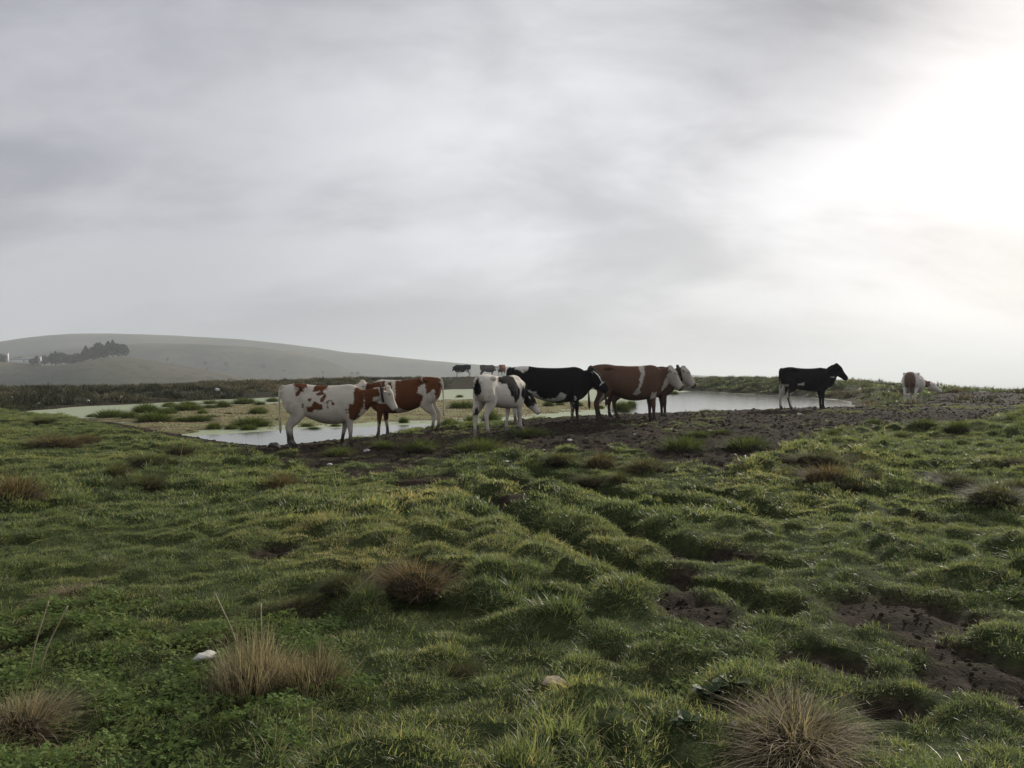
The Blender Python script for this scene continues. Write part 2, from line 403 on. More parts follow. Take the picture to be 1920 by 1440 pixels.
# ------------------------------------------------------------------ pond water
def mat_water():
    m, t = new_mat('pond_water')
    g = t.n('ShaderNodeNewGeometry'); P = (g, 'Position')
    al = t.n('ShaderNodeAttribute', attribute_name='algae')
    mp = t.n('ShaderNodeMapping', {'Vector': P, 'Scale': (.5, 1.5, 1)})
    n = t.noise(mp, .9, 6, .65, .6)
    a = t.ss(t.m('ADD', (al, 'Fac'), t.m('MULTIPLY', t.m('SUBTRACT', n, .5), 1.1)), .44, .60)
    n3 = t.noise(P, 9, 4, .6)
    alc = t.mix(t.ss(n3, .3, .7), (0.16, 0.19, 0.08), (0.29, 0.325, 0.17))
    rip = t.n('ShaderNodeBump', {'Strength': .16, 'Distance': .03, 'Height': t.noise(P, 3.5, 3, .5)})
    wat = t.n('ShaderNodeBsdfPrincipled', {'Base Color': (0.09, 0.09, 0.075), 'Roughness': .12, 'IOR': 1.33, 'Normal': rip})
    alg = t.n('ShaderNodeBsdfPrincipled', {'Base Color': (alc, 2), 'Roughness': .45})
    mx = t.n('ShaderNodeMixShader', {0: a, 1: wat, 2: alg})
    t.n('ShaderNodeOutputMaterial', {'Surface': mx}); return m
wx = np.arange(-32, 34, 0.5); wy = np.arange(16, 104, 0.5)
WX, WY = np.meshgrid(wx, wy); wxr, wyr = WX.ravel(), WY.ravel()
wsd = poly_sd(wxr, wyr, POND); wms = poly_sd(wxr, wyr, MARSH)
OPEN = [at_z(*p) for p in ((330, 818), (420, 814), (520, 806), (640, 802), (760, 797), (880, 794), (985, 786), (1010, 800), (880, 812), (700, 824), (560, 838), (440, 838))]
RIGHTW = [at_z(*p) for p in ((1120, 790), (1150, 765), (1190, 752), (1255, 737), (1300, 733), (1400, 736), (1620, 748), (1660, 775), (1300, 820))]
op = np.maximum(poly_sd(wxr, wyr, OPEN) / 0.8, poly_sd(wxr, wyr, RIGHTW) / 2.0)
alg = 0.82 - 0.75 * sstep(-0.6, 1.0, op)
alg = np.maximum(alg, 0.30 + .45 * sstep(0.5, -0.5, wsd - .3) * sstep(26, 60, wyr) * (wxr > 8))
fq = grid_faces(len(wx), len(wy)); keep = (wsd[fq].max(1) > -3.5)
me = mesh_np('pond_water', np.stack([wxr, wyr, np.zeros_like(wxr)], 1), [fq[keep]], {'algae': alg})
tag(obj('pond_water', me, mat_water()), 'shallow pond with pale green scum and bright open water', kind='structure')

# ------------------------------------------------------------------ blades
def blades(base, out_az, lean, L, w, curl, rnd, face=None, seg=(0, .38, .72, 1.0)):
    n = len(L); o = np.stack([np.cos(out_az), np.sin(out_az), np.zeros(n)], 1)
    fa = out_az + np.pi / 2 if face is None else face
    sd_ = np.stack([np.cos(fa), np.sin(fa), np.zeros(n)], 1)
    V = []; A = []; Hh = []
    ws = [1.0, .88, .55, 0.0]
    for k, tt in enumerate(seg):
        up = L * (tt - curl * tt * tt * .5) * np.cos(lean); ho = L * (np.sin(lean) * tt + curl * .55 * tt * tt)
        c = base + o * ho[:, None]; c[:, 2] += up
        if k < 3:
            V += [c - sd_ * (w * ws[k] / 2)[:, None], c + sd_ * (w * ws[k] / 2)[:, None]]; A += [rnd, rnd]; Hh += [np.full(n, tt)] * 2
        else: V.append(c); A.append(rnd); Hh.append(np.full(n, 1.0))
    V = np.stack(V, 1).reshape(-1, 3); A = np.stack(A, 1).ravel(); Hh = np.stack(Hh, 1).ravel()
    b = np.arange(n) * 7
    q = np.concatenate([np.stack([b, b + 1, b + 3, b + 2], 1), np.stack([b + 2, b + 3, b + 5, b + 4], 1)])
    tr = np.stack([b + 4, b + 5, b + 6], 1)
    return V, q, tr, A, Hh
def turf_clump(name, rad, n, lmin, lmax, w, r, mat):
    rr = rad * np.sqrt(r.random(n)); a = r.random(n) * 6.283
    base = np.stack([rr * np.cos(a), rr * np.sin(a), np.full(n, -.015)], 1)
    L = lmin + (lmax - lmin) * r.random(n) ** 1.6; L *= (1 - .35 * (rr / rad) ** 2)
    az = a + r.normal(0, .9, n)
    rn = r.random(n); le = np.abs(r.normal(.28, .28, n)); dead = r.random(n) < .05
    rn[dead] = 1.6 + .6 * r.random(dead.sum()); L[dead] *= 1.35; le[dead] = .5 + .9 * r.random(dead.sum())
    V, q, tr, A, Hh = blades(base, az, le, L, w * (.7 + .6 * r.random(n)), .25 + .7 * r.random(n), rn, az + np.pi / 2 + r.normal(0, .5, n))
    me = mesh_np(name, V, [q, tr], {'rnd': A, 'h': Hh}); me.materials.append(mat); return me
def clover_clump(name, rad, n, r, mat):
    V = []; Fq = []; A = []
    for k in range(n):
        rr = rad * math.sqrt(r.random()); a = r.random() * 6.283; c = np.array([rr * math.cos(a), rr * math.sin(a), .02 + .05 * r.random()])
        tx, ty = r.normal(0, .35, 2); s = .0065 + .007 * r.random(); a0 = r.random() * 6.28; rn = r.random()
        for j in range(3):
            b = a0 + j * 2.094
            for (u, v) in ((0, 0), (.6, -.55), (1.25, -.35), (1.25, .35), (.6, .55)):
                x = s * (u * math.cos(b) - v * math.sin(b)); y = s * (u * math.sin(b) + v * math.cos(b))
                V.append(c + (x, y, x * tx + y * ty + .15 * s * abs(v))); A.append(rn)
            i = len(V) - 5; Fq += [(i, i + 1, i + 2, i + 3), (i, i + 3, i + 4, i + 4)]
    quads = [f for f in Fq if f[2] != f[3]]; tris = [f[:3] for f in Fq if f[2] == f[3]]
    me = mesh_np(name, np.array(V), [quads, tris], {'rnd': np.array(A), 'h': np.full(len(V), .5)}, smooth=False); me.materials.append(mat); return me
def lump(name, r, mat, rad, n=2, squash=.7):
    bm = bmesh.new(); bmesh.ops.create_icosphere(bm, subdivisions=n, radius=rad)
    off = Vector(r.random(3) * 50)
    from mathutils import noise as mn
    for v in bm.verts:
        k = 1 + .55 * mn.noise(v.co / rad * 1.1 + off) + .25 * mn.noise(v.co / rad * 2.7 + off)
        v.co = v.co * k; v.co.z *= squash
    me = bpy.data.meshes.new(name); bm.to_mesh(me); bm.free(); me.materials.append(mat); return me

def scatter(name, protos, X, Y, Z, nx, ny, scl, idx, tint, label, lean=0.8):
    """one object whose points carry grass clumps (geometry nodes)"""
    n = len(X); a = rng.random(n) * 6.283
    nz = np.sqrt(np.clip(1 - (lean * nx) ** 2 - (lean * ny) ** 2, .2, 1)); k = np.stack([lean * nx, lean * ny, nz], 1)
    k /= np.linalg.norm(k, axis=1)[:, None]
    t1 = np.stack([np.cos(a), np.sin(a), np.zeros(n)], 1); t1 -= k * (t1 * k).sum(1)[:, None]; t1 /= np.linalg.norm(t1, axis=1)[:, None]
    t2 = np.cross(k, t1)
    rot = np.stack([np.arctan2(t2[:, 2], k[:, 2]), -np.arcsin(np.clip(t1[:, 2], -1, 1)), np.arctan2(t1[:, 1], t1[:, 0])], 1)
    me = bpy.data.meshes.new(name); me.vertices.add(n); me.vertices.foreach_set('co', np.stack([X, Y, Z], 1).astype(np.float32).ravel())
    for nm, ty, v, kk in (('rot', 'FLOAT_VECTOR', rot, 'vector'), ('scl', 'FLOAT', scl, 'value'), ('idx', 'INT', idx, 'value'), ('tint', 'FLOAT', tint, 'value')):
        at = me.attributes.new(nm, ty, 'POINT'); at.data.foreach_set(kk, np.asarray(v, np.int32 if ty == 'INT' else np.float32).ravel())
    c = bpy.data.collections.new(name + '_clumps')
    for i, p in enumerate(protos): c.objects.link(bpy.data.objects.new('%s_clump_%02d' % (name, i), p))
    ng = bpy.data.node_groups.new(name + '_spread', 'GeometryNodeTree')
    ng.interface.new_socket('Geometry', in_out='INPUT', socket_type='NodeSocketGeometry'); ng.interface.new_socket('Geometry', in_out='OUTPUT', socket_type='NodeSocketGeometry')
    N = ng.nodes; gi = N.new('NodeGroupInput'); go = N.new('NodeGroupOutput'); ip = N.new('GeometryNodeInstanceOnPoints'); ci = N.new('GeometryNodeCollectionInfo')
    ci.inputs['Collection'].default_value = c; ci.inputs['Separate Children'].default_value = True; ci.inputs['Reset Children'].default_value = True
    def na(nm, ty):
        q = N.new('GeometryNodeInputNamedAttribute'); q.data_type = ty; q.inputs['Name'].default_value = nm; return q.outputs['Attribute']
    lk = ng.links.new
    lk(gi.outputs[0], ip.inputs['Points']); lk(ci.outputs[0], ip.inputs['Instance']); ip.inputs['Pick Instance'].default_value = True
    lk(na('idx', 'INT'), ip.inputs['Instance Index']); lk(na('rot', 'FLOAT_VECTOR'), ip.inputs['Rotation']); lk(na('scl', 'FLOAT'), ip.inputs['Scale'])
    lk(ip.outputs[0], go.inputs[0])
    o = bpy.data.objects.new(name, me); COL.objects.link(o)
    md = o.modifiers.new('spread', 'NODES'); md.node_group = ng
    return tag(o, label, kind='stuff')
def sample(y0, y1, dens, slope=.72, marg=1.5):
    A = slope * (y1 ** 2 - y0 ** 2) + 2 * marg * (y1 - y0); n = int(A * dens * 1.6)
    y = y0 + (y1 - y0) * rng.random(n * 2); x = (rng.random(n * 2) * 2 - 1) * (slope * y1 + marg)
    k = np.abs(x) < slope * y + marg; x, y = x[k], y[k]
    m = int(A * dens); return x[:m], y[:m]
def surf(x, y):
    z, soil, mm, sd, hum, rut = terrain(x, y, True); e = .05
    nx = -(terrain(x + e, y) - terrain(x - e, y)) / (2 * e); ny = -(terrain(x, y + e) - terrain(x, y - e)) / (2 * e)
    l = np.sqrt(nx * nx + ny * ny + 1)
    return z, soil, mm, sd, hum, rut, nx / l, ny / l

GREEN = [(0.0, (0.052, 0.074, 0.034)), (0.35, (0.108, 0.140, 0.060)), (0.62, (0.172, 0.202, 0.080)), (0.86, (0.25, 0.242, 0.098)), (1.0, (0.38, 0.30, 0.15))]
M_TURF = mat_blade('turf_blades', GREEN, rough=.45, spec=.26, trans=.48)
M_CLOVER = mat_blade('clover_leaves', [(0, (0.05, 0.08, 0.026)), (.5, (0.105, 0.155, 0.045)), (1, (0.17, 0.21, 0.075))], rough=.7, trans=.3, spec=.06)
M_SCRUB = mat_blade('scrub_stems', [(0, (0.014, 0.018, 0.010)), (.35, (0.032, 0.038, 0.018)), (.65, (0.075, 0.072, 0.038)), (.85, (0.13, 0.105, 0.06)), (1, (0.20, 0.165, 0.10))], trans=.2, rough=.7, spec=.2)
M_CLOD = mat_simple('soil_clods', (0.016, 0.0125, 0.009), (0.046, 0.035, 0.026), 14, 1.0, .05)
r0 = np.random.default_rng(3)
def tint_field(x, y):
    v = fbm(x * .55 + 3, y * .55, 4, 120); v2 = fbm(x * 1.8, y * 1.8, 3, 130)
    yel = sstep(.60, .74, fbm(x * .8 + 11, y * .5 + 4, 3, 140)) * sstep(5, 8, y) * .35
    return 0.12 + .62 * v + .25 * (v2 - .5) + yel * sstep(4, 0, np.abs(x + 1)) 

PA = [turf_clump('turf_near', 0.14, 95, .022, .085, .0042, r0, M_TURF) for _ in range(8)] + [turf_clump('turf_near_tall', .10, 55, .05, .17, .004, r0, M_TURF) for _ in range(4)]
x, y = sample(1.8, 8.5, 125)
z, soil, mm, sd, hum, rut, nx, ny = surf(x, y)
pr = np.clip(1.02 - soil * 1.15, 0.02, 1) * (sd < -.2)
k = rng.random(len(x)) < pr
x, y, z, nx, ny, hum, soil, rut = (q[k] for q in (x, y, z, nx, ny, hum, soil, rut))
clov = fbm(x * .9 + 30, y * .9, 3, 160) + (.22 * sstep(-.2, -1.6, x) * sstep(6.2, 4.2, y) - .12)
isc = (clov > .67) & (soil < .3) & (rng.random(len(x)) < .42)
tall = rng.random(len(x)) < .05 + .18 * hum
idx = np.where(tall, 8 + rng.integers(0, 4, len(x)), rng.integers(0, 8, len(x)))
sc = (.50 + .5 * hum + .3 * rng.random(len(x))) * (1 - .45 * soil)
s = ~isc | (rng.random(len(x)) < .7)
scatter('meadow_grass', PA, x[s], y[s], z[s], nx[s], ny[s], sc[s], idx[s], tint_field(x, y)[s] + .10 * rng.normal(0, 1, s.sum()), 'short grazed green grass over the hummocky foreground')
PC = [clover_clump('clover_patch', .13, 80, r0, M_CLOVER) for _ in range(5)]
scatter('clover', PC, x[isc], y[isc], z[isc], nx[isc], ny[isc], .62 + .35 * rng.random(isc.sum()), rng.integers(0, 5, isc.sum()), .3 + .5 * rng.random(isc.sum()), 'low clover leaves growing through the short grass')

PB = [turf_clump('turf_mid', .20, 80, .03, .115, .0085, r0, M_TURF) for _ in range(8)]
x, y = sample(8.2, 33, 50, .74, 2)
z, soil, mm, sd, hum, rut, nx, ny = surf(x, y)
k = (rng.random(len(x)) < np.clip(1.0 - soil * 1.25, 0.012 + .5 * sstep(.56, .68, fbm(x * .8 + 70, y * .8, 4, 190)), 1)) & (sd < -.35)
x, y, z, nx, ny, hum, soil = (q[k] for q in (x, y, z, nx, ny, hum, soil))
scatter('pasture_grass', PB, x, y, z, nx, ny, (.5 + .55 * hum + .35 * rng.random(len(x))) * (1 - .4 * soil), rng.integers(0, 8, len(x)), tint_field(x, y) + .08 * rng.normal(0, 1, len(x)) - .08 * sstep(12, 20, y), 'grazed grass on the pasture between the cows and the hummocks')

# far banks: dark scrubby growth to the west, grassy humps to the east
PS = [turf_clump('scrub', .34, 90, .10, .38, .028, r0, M_SCRUB) for _ in range(6)]
PF = [turf_clump('bank_turf', .42, 90, .10, .30, .026, r0, M_TURF) for _ in range(5)]
x, y = sample(32, 122, 3.4, .72, 6)
z, soil, mm, sd, hum, rut, nx, ny = surf(x, y)
west = sstep(20, 6, x + 0 * y) * sstep(30, 38, y + .4 * np.maximum(0, -x - 12))
k = (sd < -.5) & (rng.random(len(x)) < np.clip(1 - soil * .9, .1, 1))
w_ = k & (rng.random(len(x)) < np.maximum(west, .5)); e_ = k & ~w_
scatter('bank_scrub', PS, x[w_], y[w_], z[w_], nx[w_], ny[w_], (.7 + .7 * rng.random(w_.sum())) * (1 - .7 * sstep(90, 94, y[w_]) * sstep(-16, -12, x[w_]) * sstep(8, 4, x[w_])), rng.integers(0, 6, w_.sum()), np.clip(fbm(x * .22, y * .22, 4, 170) * 2.0 - .62, 0, 1)[w_] + .1 * rng.normal(0, 1, w_.sum()), 'dark heathery scrub covering the bank beyond the pond')
scatter('bank_grass', PF, x[e_], y[e_], z[e_], nx[e_], ny[e_], .7 + .7 * rng.random(e_.sum()), rng.integers(0, 5, e_.sum()), -.05 + .5 * fbm(x * .3, y * .3, 3, 180)[e_] + .06 * rng.normal(0, 1, e_.sum()), 'humpy green grass on the bank beyond the narrow end of the pond')

# dead leaves and sedge stubble on the boggy flat
M_LITTER = mat_blade('bog_stubble', [(0, (0.07, 0.06, 0.03)), (.4, (0.16, 0.125, 0.07)), (.75, (0.33, 0.27, 0.17)), (1, (0.46, 0.41, 0.28))], trans=.2, rough=.7, spec=.1)
PL = [turf_clump('bog_stubble', .28, 16, .03, .11, .045, r0, M_LITTER) for _ in range(5)]
n_l = 30000
x = -30 + 50 * rng.random(n_l); y = 20 + 50 * rng.random(n_l)
z, soil, mm, sd, hum, rut, nx, ny = surf(x, y)
k = (mm > .45) & (rng.random(n_l) < .25 + 1.6 * np.clip(fbm(x * .5, y * 1.1, 3, 400) - .42, 0, 1))
scatter('bog_stubble', PL, x[k], y[k], np.maximum(z[k], 0), nx[k] * .2, ny[k] * .2, .6 + .7 * rng.random(k.sum()), rng.integers(0, 5, k.sum()), .1 + .8 * rng.random(k.sum()), 'dead leaves and sedge stubble littering the boggy flat')
# soil clods on the trodden ground
PD = [lump('clod', r0, M_CLOD, .032, 1, .6) for _ in range(6)]
x1, y1 = sample(2.2, 9, 330); x2, y2 = sample(9, 46, 60, .72)
x = np.concatenate([x1, x2]); y = np.concatenate([y1, y2])
z, soil, mm, sd, hum, rut, nx, ny = surf(x, y)
k = (rng.random(len(x)) < (soil - .25) * 1.2) & (sd < .05)
scatter('soil_clods', PD, x[k], y[k], z[k], nx[k], ny[k], (.16 + .6 * rng.random(k.sum()) ** 3) * (1 + 1.0 * sstep(7, 18, y[k])), rng.integers(0, 6, k.sum()), rng.random(k.sum()), 'crumbled dark soil clods on the trodden ground')
#__PART2__
# ------------------------------------------------------------------ far hills
M_HILL = None
def mat_hill():
    m, t = new_mat('hill_grass')
    g = t.n('ShaderNodeNewGeometry'); P = (g, 'Position')
    n1 = t.noise(P, .012, 6, .6); n2 = t.noise(P, .12, 5, .65); n3 = t.noise(P, .5, 3, .6)
    c = t.mix(t.ss(n1, .35, .65), (0.034, 0.042, 0.024), (0.095, 0.086, 0.054))
    c = t.mix(t.ss(n2, .50, .66, 0, .8), c, (0.03, 0.036, 0.022))
    c = t.mix(t.ss(n3, .56, .7, 0, .5), c, (0.11, 0.10, 0.075))
    b = t.n('ShaderNodeBsdfPrincipled', {'Base Color': (c, 2), 'Roughness': .9}); b.inputs['Specular IOR Level'].default_value = .1
    t.n('ShaderNodeOutputMaterial', {'Surface': b}); return m
M_HILL = mat_hill()
class Hill:
    def __init__(s, d, sky, w0, w1, base=-123):
        s.d, s.w0, s.w1, s.base = d, w0, w1, base
        s.px = np.array([p[0] for p in sky], float); s.z = np.array([E + (H - p[1]) / F * d for p in sky])
    def top(s, X):
        p = CX + X / s.d * F
        acc = 0
        for o in (-18, -9, 0, 9, 18): acc = acc + np.interp(p + o, s.px, s.z)
        return acc / 5
    def h(s, X, Y):
        u = Y - s.d
        sh = np.where(u < 0, np.exp(-(u / s.w0) ** 2), np.exp(-(u / s.w1) ** 2))
        tp = s.top(X)
        n = fbm(X / 90, Y / 90, 4, 200) - .5
        return s.base + (tp - s.base) * sh + n * 14 * (1 - sh) * 1.2 * sh + (fbm(X / 14, Y / 14, 3, 210) - .5) * 1.0 * sstep(500, 1300, np.full_like(X, s.d))
    def build(s, label, x0, x1, step):
        xs = np.arange((x0 - CX) / F * s.d, (x1 - CX) / F * s.d, step); ys = np.arange(s.d - 2.2 * s.w0, s.d + 2.0 * s.w1, step * 1.6)
        X, Y = np.meshgrid(xs, ys); Z = s.h(X.ravel(), Y.ravel())
        me = mesh_np('hill', np.stack([X.ravel(), Y.ravel(), Z], 1), [grid_faces(len(xs), len(ys))])
        return tag(obj('hill', me, M_HILL), label, kind='structure')
    def ray(s, px, py):
        Y = np.linspace(s.d - 2 * s.w0, s.d + 20, 800); X = (px - CX) / F * Y; zz = E - (py - H) / F * Y
        k = np.nonzero(zz < s.h(X, Y))[0]; k = k[0] if len(k) else np.argmin(np.abs(Y - s.d))
        return float(X[k]), float(Y[k]), float(s.h(X[k:k + 1], Y[k:k + 1])[0])
hillB = Hill(1500, ((-700, 690), (-300, 668), (0, 648), (60, 635), (120, 628), (180, 625), (300, 628), (450, 636), (540, 645), (620, 656), (665, 663), (690, 662), (715, 667), (790, 674), (860, 681), (960, 688), (1100, 694), (1300, 703), (1500, 716), (1750, 760), (1900, 800)), 420, 500)
hillA = Hill(1080, ((-700, 700), (-200, 690), (0, 672), (150, 652), (280, 643), (380, 645), (480, 651), (560, 660), (609, 671), (650, 687), (697, 709), (740, 728), (800, 760), (900, 800)), 260, 300)
hillC = Hill(560, ((-700, 690), (-300, 682), (0, 678), (60, 683), (94, 687), (140, 684), (172, 678), (200, 672), (233, 667), (265, 674), (330, 684), (400, 695), (450, 706), (500, 716), (560, 732), (640, 760), (760, 800)), 210, 180)
hillB.build('long bare hill fading into the haze', -650, 1880, 22)
hillA.build('bare spur sloping down in front of the long hill', -650, 880, 15)
hillC.build('low knoll with trees along its crest', -650, 740, 8)

# trees on the knoll
M_LEAF = mat_blade('tree_leaves', [(0, (0.014, 0.024, 0.014)), (.5, (0.030, 0.046, 0.024)), (1, (0.060, 0.078, 0.038))], inst=False, trans=.2, rough=.6, spec=.25)
M_BARK = mat_simple('bark', (0.05, 0.038, 0.028), (0.12, 0.095, 0.07), 6, .9, .2, .4)
def tree_meshes(r, conic):
    n = 520; lob = r.normal(0, 1, (7, 3)); lob /= np.linalg.norm(lob, axis=1)[:, None]
    d = r.normal(0, 1, (n, 3)); d /= np.linalg.norm(d, axis=1)[:, None]
    f = .72 + .34 * np.max(d @ lob.T, 1); rad = f * (.45 + .55 * r.random(n) ** .5)
    c = d * rad[:, None] * np.array([.34, .34, .40])
    if conic: c[:, :2] *= (1.05 - .9 * np.clip(c[:, 2] / .4, -.4, 1))[:, None] * .75; c[:, 2] *= 1.08
    c[:, 2] += .60
    V = []; A = []
    a = r.normal(0, 1, (n, 3)); a /= np.linalg.norm(a, axis=1)[:, None]; b = np.cross(a, r.normal(0, 1, (n, 3))); b /= np.linalg.norm(b, axis=1)[:, None]
    s = .035 + .035 * r.random(n)
    V = np.stack([c - a * s[:, None], c + b * s[:, None] * .8, c + a * s[:, None], c - b * s[:, None] * .8], 1).reshape(-1, 3)
    i = np.arange(n) * 4
    crown = mesh_np('crown', V, [np.stack([i, i + 1, i + 2, i + 3], 1)], {'rnd': np.repeat(r.random(n), 4), 'h': np.zeros(4 * n)}, smooth=False)
    bm = bmesh.new(); prev = None
    for k, (z, q) in enumerate(((-.06, .035), (.12, .026), (.35, .02), (.6, .012), (.85, .004))):
        ring = [bm.verts.new((q * math.cos(j * 1.047) + .02 * math.sin(z * 5), q * math.sin(j * 1.047), z)) for j in range(6)]
        if prev: [bm.faces.new((prev[j], prev[(j + 1) % 6], ring[(j + 1) % 6], ring[j])) for j in range(6)]
        prev = ring
    for j in range(5):                                            # limbs
        az = j * 1.3; z0 = .22 + .08 * j; p0 = Vector((0, 0, z0)); p1 = Vector((.22 * math.cos(az), .22 * math.sin(az), z0 + .16))
        sd_ = Vector((-math.sin(az), math.cos(az), 0)) * .010
        v = [bm.verts.new(p0 - sd_), bm.verts.new(p0 + sd_), bm.verts.new(p0 + Vector((0, 0, .02))), bm.verts.new(p1)]
        for f_ in ((0, 1, 3), (1, 2, 3), (2, 0, 3)): bm.faces.new([v[q] for q in f_])
    trunk = bpy.data.meshes.new('trunk'); bm.to_mesh(trunk); bm.free()
    crown.materials.append(M_LEAF); trunk.materials.append(M_BARK)
    return crown, trunk
r1 = np.random.default_rng(21)
TREES = [tree_meshes(r1, k in (3, 4)) for k in range(6)]
def tree(x, y, z, h, v, label, group, wide=1.0, name='tree'):
    cm, tm = TREES[v]
    e = bpy.data.objects.new(name, None); COL.objects.link(e); e.location = (x, y, z); e.scale = (h * wide, h * wide, h); e.rotation_euler = (0, 0, random.random() * 6.28)
    obj('trunk', tm, parent=e); obj('crown', cm, parent=e)
    return tag(e, label, 'tree', group)
for i, (px, hp, wd) in enumerate(((62, 13, 1.4), (72, 17, 1.3), (84, 19, 1.3), (97, 23, 1.1), (104, 26, 1.1), (114, 24, 1.2), (125, 21, 1.2), (134, 22, 1.2), (144, 20, 1.2), (152, 19, 1.2), (161, 28, 1.0), (168, 24, 1.0),
                                 (177, 30, 1.0), (186, 31, 1.0), (194, 27, 1.0), (203, 29, 1.0), (212, 31, .95), (221, 28, 1.05), (229, 24, 1.1), (235, 19, 1.1))):
    Y = 560 + (i * 7 % 5) * 4 - 6; X = (px - CX) / F * Y; z = float(hillC.h(np.array([X]), np.array([float(Y)]))[0])
    if i >= 10: lab, gr = 'tall dark tree in the high end of the grove on the knoll crest', 'tall trees of the grove'
    else: lab, gr = 'low dark tree in the lower end of the grove on the knoll', 'low trees of the grove'
    tree(X, Y, z - .4, hp * Y / F * 1.08, i % 6, lab, gr, wd)
for i, (px, py, hp) in enumerate(((2, 679, 20), (10, 679, 17), (30, 680, 13), (38, 680, 14), (47, 681, 11))):
    Y = 575; X = (px - CX) / F * Y; z = float(hillC.h(np.array([X]), np.array([float(Y)]))[0])
    tree(X, Y, z - .4, hp * Y / F, (i + 2) % 6, 'small tree among the farm buildings beside the grove', 'trees among the farm buildings', 1.2)
for i, (px, py, hp) in enumerate(((314, 677, 6), (385, 685, 7), (388, 694, 5), (424, 688, 9), (493, 692, 9), (660, 703, 6), (670, 704, 8), (605, 700, 4), (532, 697, 4))):
    hl = hillA; X, Y, z = hl.ray(px, py)
    tree(X, Y, z - .5, hp * Y / F * 1.1, i % 3, 'lone bush on the bare hillside', 'lone bushes on the hillside', 1.25, 'bush')

# small farm buildings beside the grove
M_WHITE = mat_simple('limewash', (0.45, 0.45, 0.44), (0.6, 0.6, 0.58), 3, .85, .2)
M_ROOF = mat_simple('roof_sheet', (0.22, 0.22, 0.22), (0.34, 0.34, 0.33), 1.5, .7, .3)
M_DARK = mat_simple('door_wood', (0.05, 0.04, 0.035), (0.09, 0.07, 0.06), 4, .8, .2)
def box_me(name, x0, x1, y0, y1, z0, z1):
    V = [(x, y, z) for z in (z0, z1) for x, y in ((x0, y0), (x1, y0), (x1, y1), (x0, y1))]
    return mesh_np(name, V, [[(3, 2, 1, 0), (4, 5, 6, 7), (0, 1, 5, 4), (1, 2, 6, 5), (2, 3, 7, 6), (3, 0, 4, 7)]], smooth=False)
def roof_me(name, hx, hy, z0, z1):
    V = [(-hx, -hy, z0), (hx, -hy, z0), (hx, hy, z0), (-hx, hy, z0), (-hx, 0, z1), (hx, 0, z1)]
    return mesh_np(name, V, [[(0, 1, 5, 4), (2, 3, 4, 5), (3, 2, 1, 0)], [(1, 2, 5), (3, 0, 4)]], smooth=False)
def building(px, py, w, dep, hh, rf, label, name, Y=556):
    X = (px - CX) / F * Y; z = float(hillC.h(np.array([X]), np.array([float(Y)]))[0]); zb = max(z, E - (py - H) / F * Y) - .5
    e = bpy.data.objects.new(name, None); COL.objects.link(e); e.location = (X, Y, zb)
    obj('wall', box_me('wall', -w / 2, w / 2, -dep / 2, dep / 2, -2, hh), M_WHITE, e)
    obj('roof', roof_me('roof', w / 2 + .2, dep / 2 + .2, hh + .003, hh + rf), M_ROOF, e)
    obj('door', box_me('door', -.35, .35, -dep / 2 - .04, -dep / 2 + .02, .5, min(2.3, hh - .3)), M_DARK, e)
    return tag(e, label, 'building')
building(14, 672, 1.2, 1.6, 4.2, .4, 'narrow white hut at the outer end of the farm', 'hut')
building(75, 676, 1.4, 1.6, 3.2, .4, 'narrow white hut just before the grove', 'hut')
building(50, 679, 20, 6, 2.3, 1.2, 'long low farm shed with a grey roof', 'farm_shed', 566)

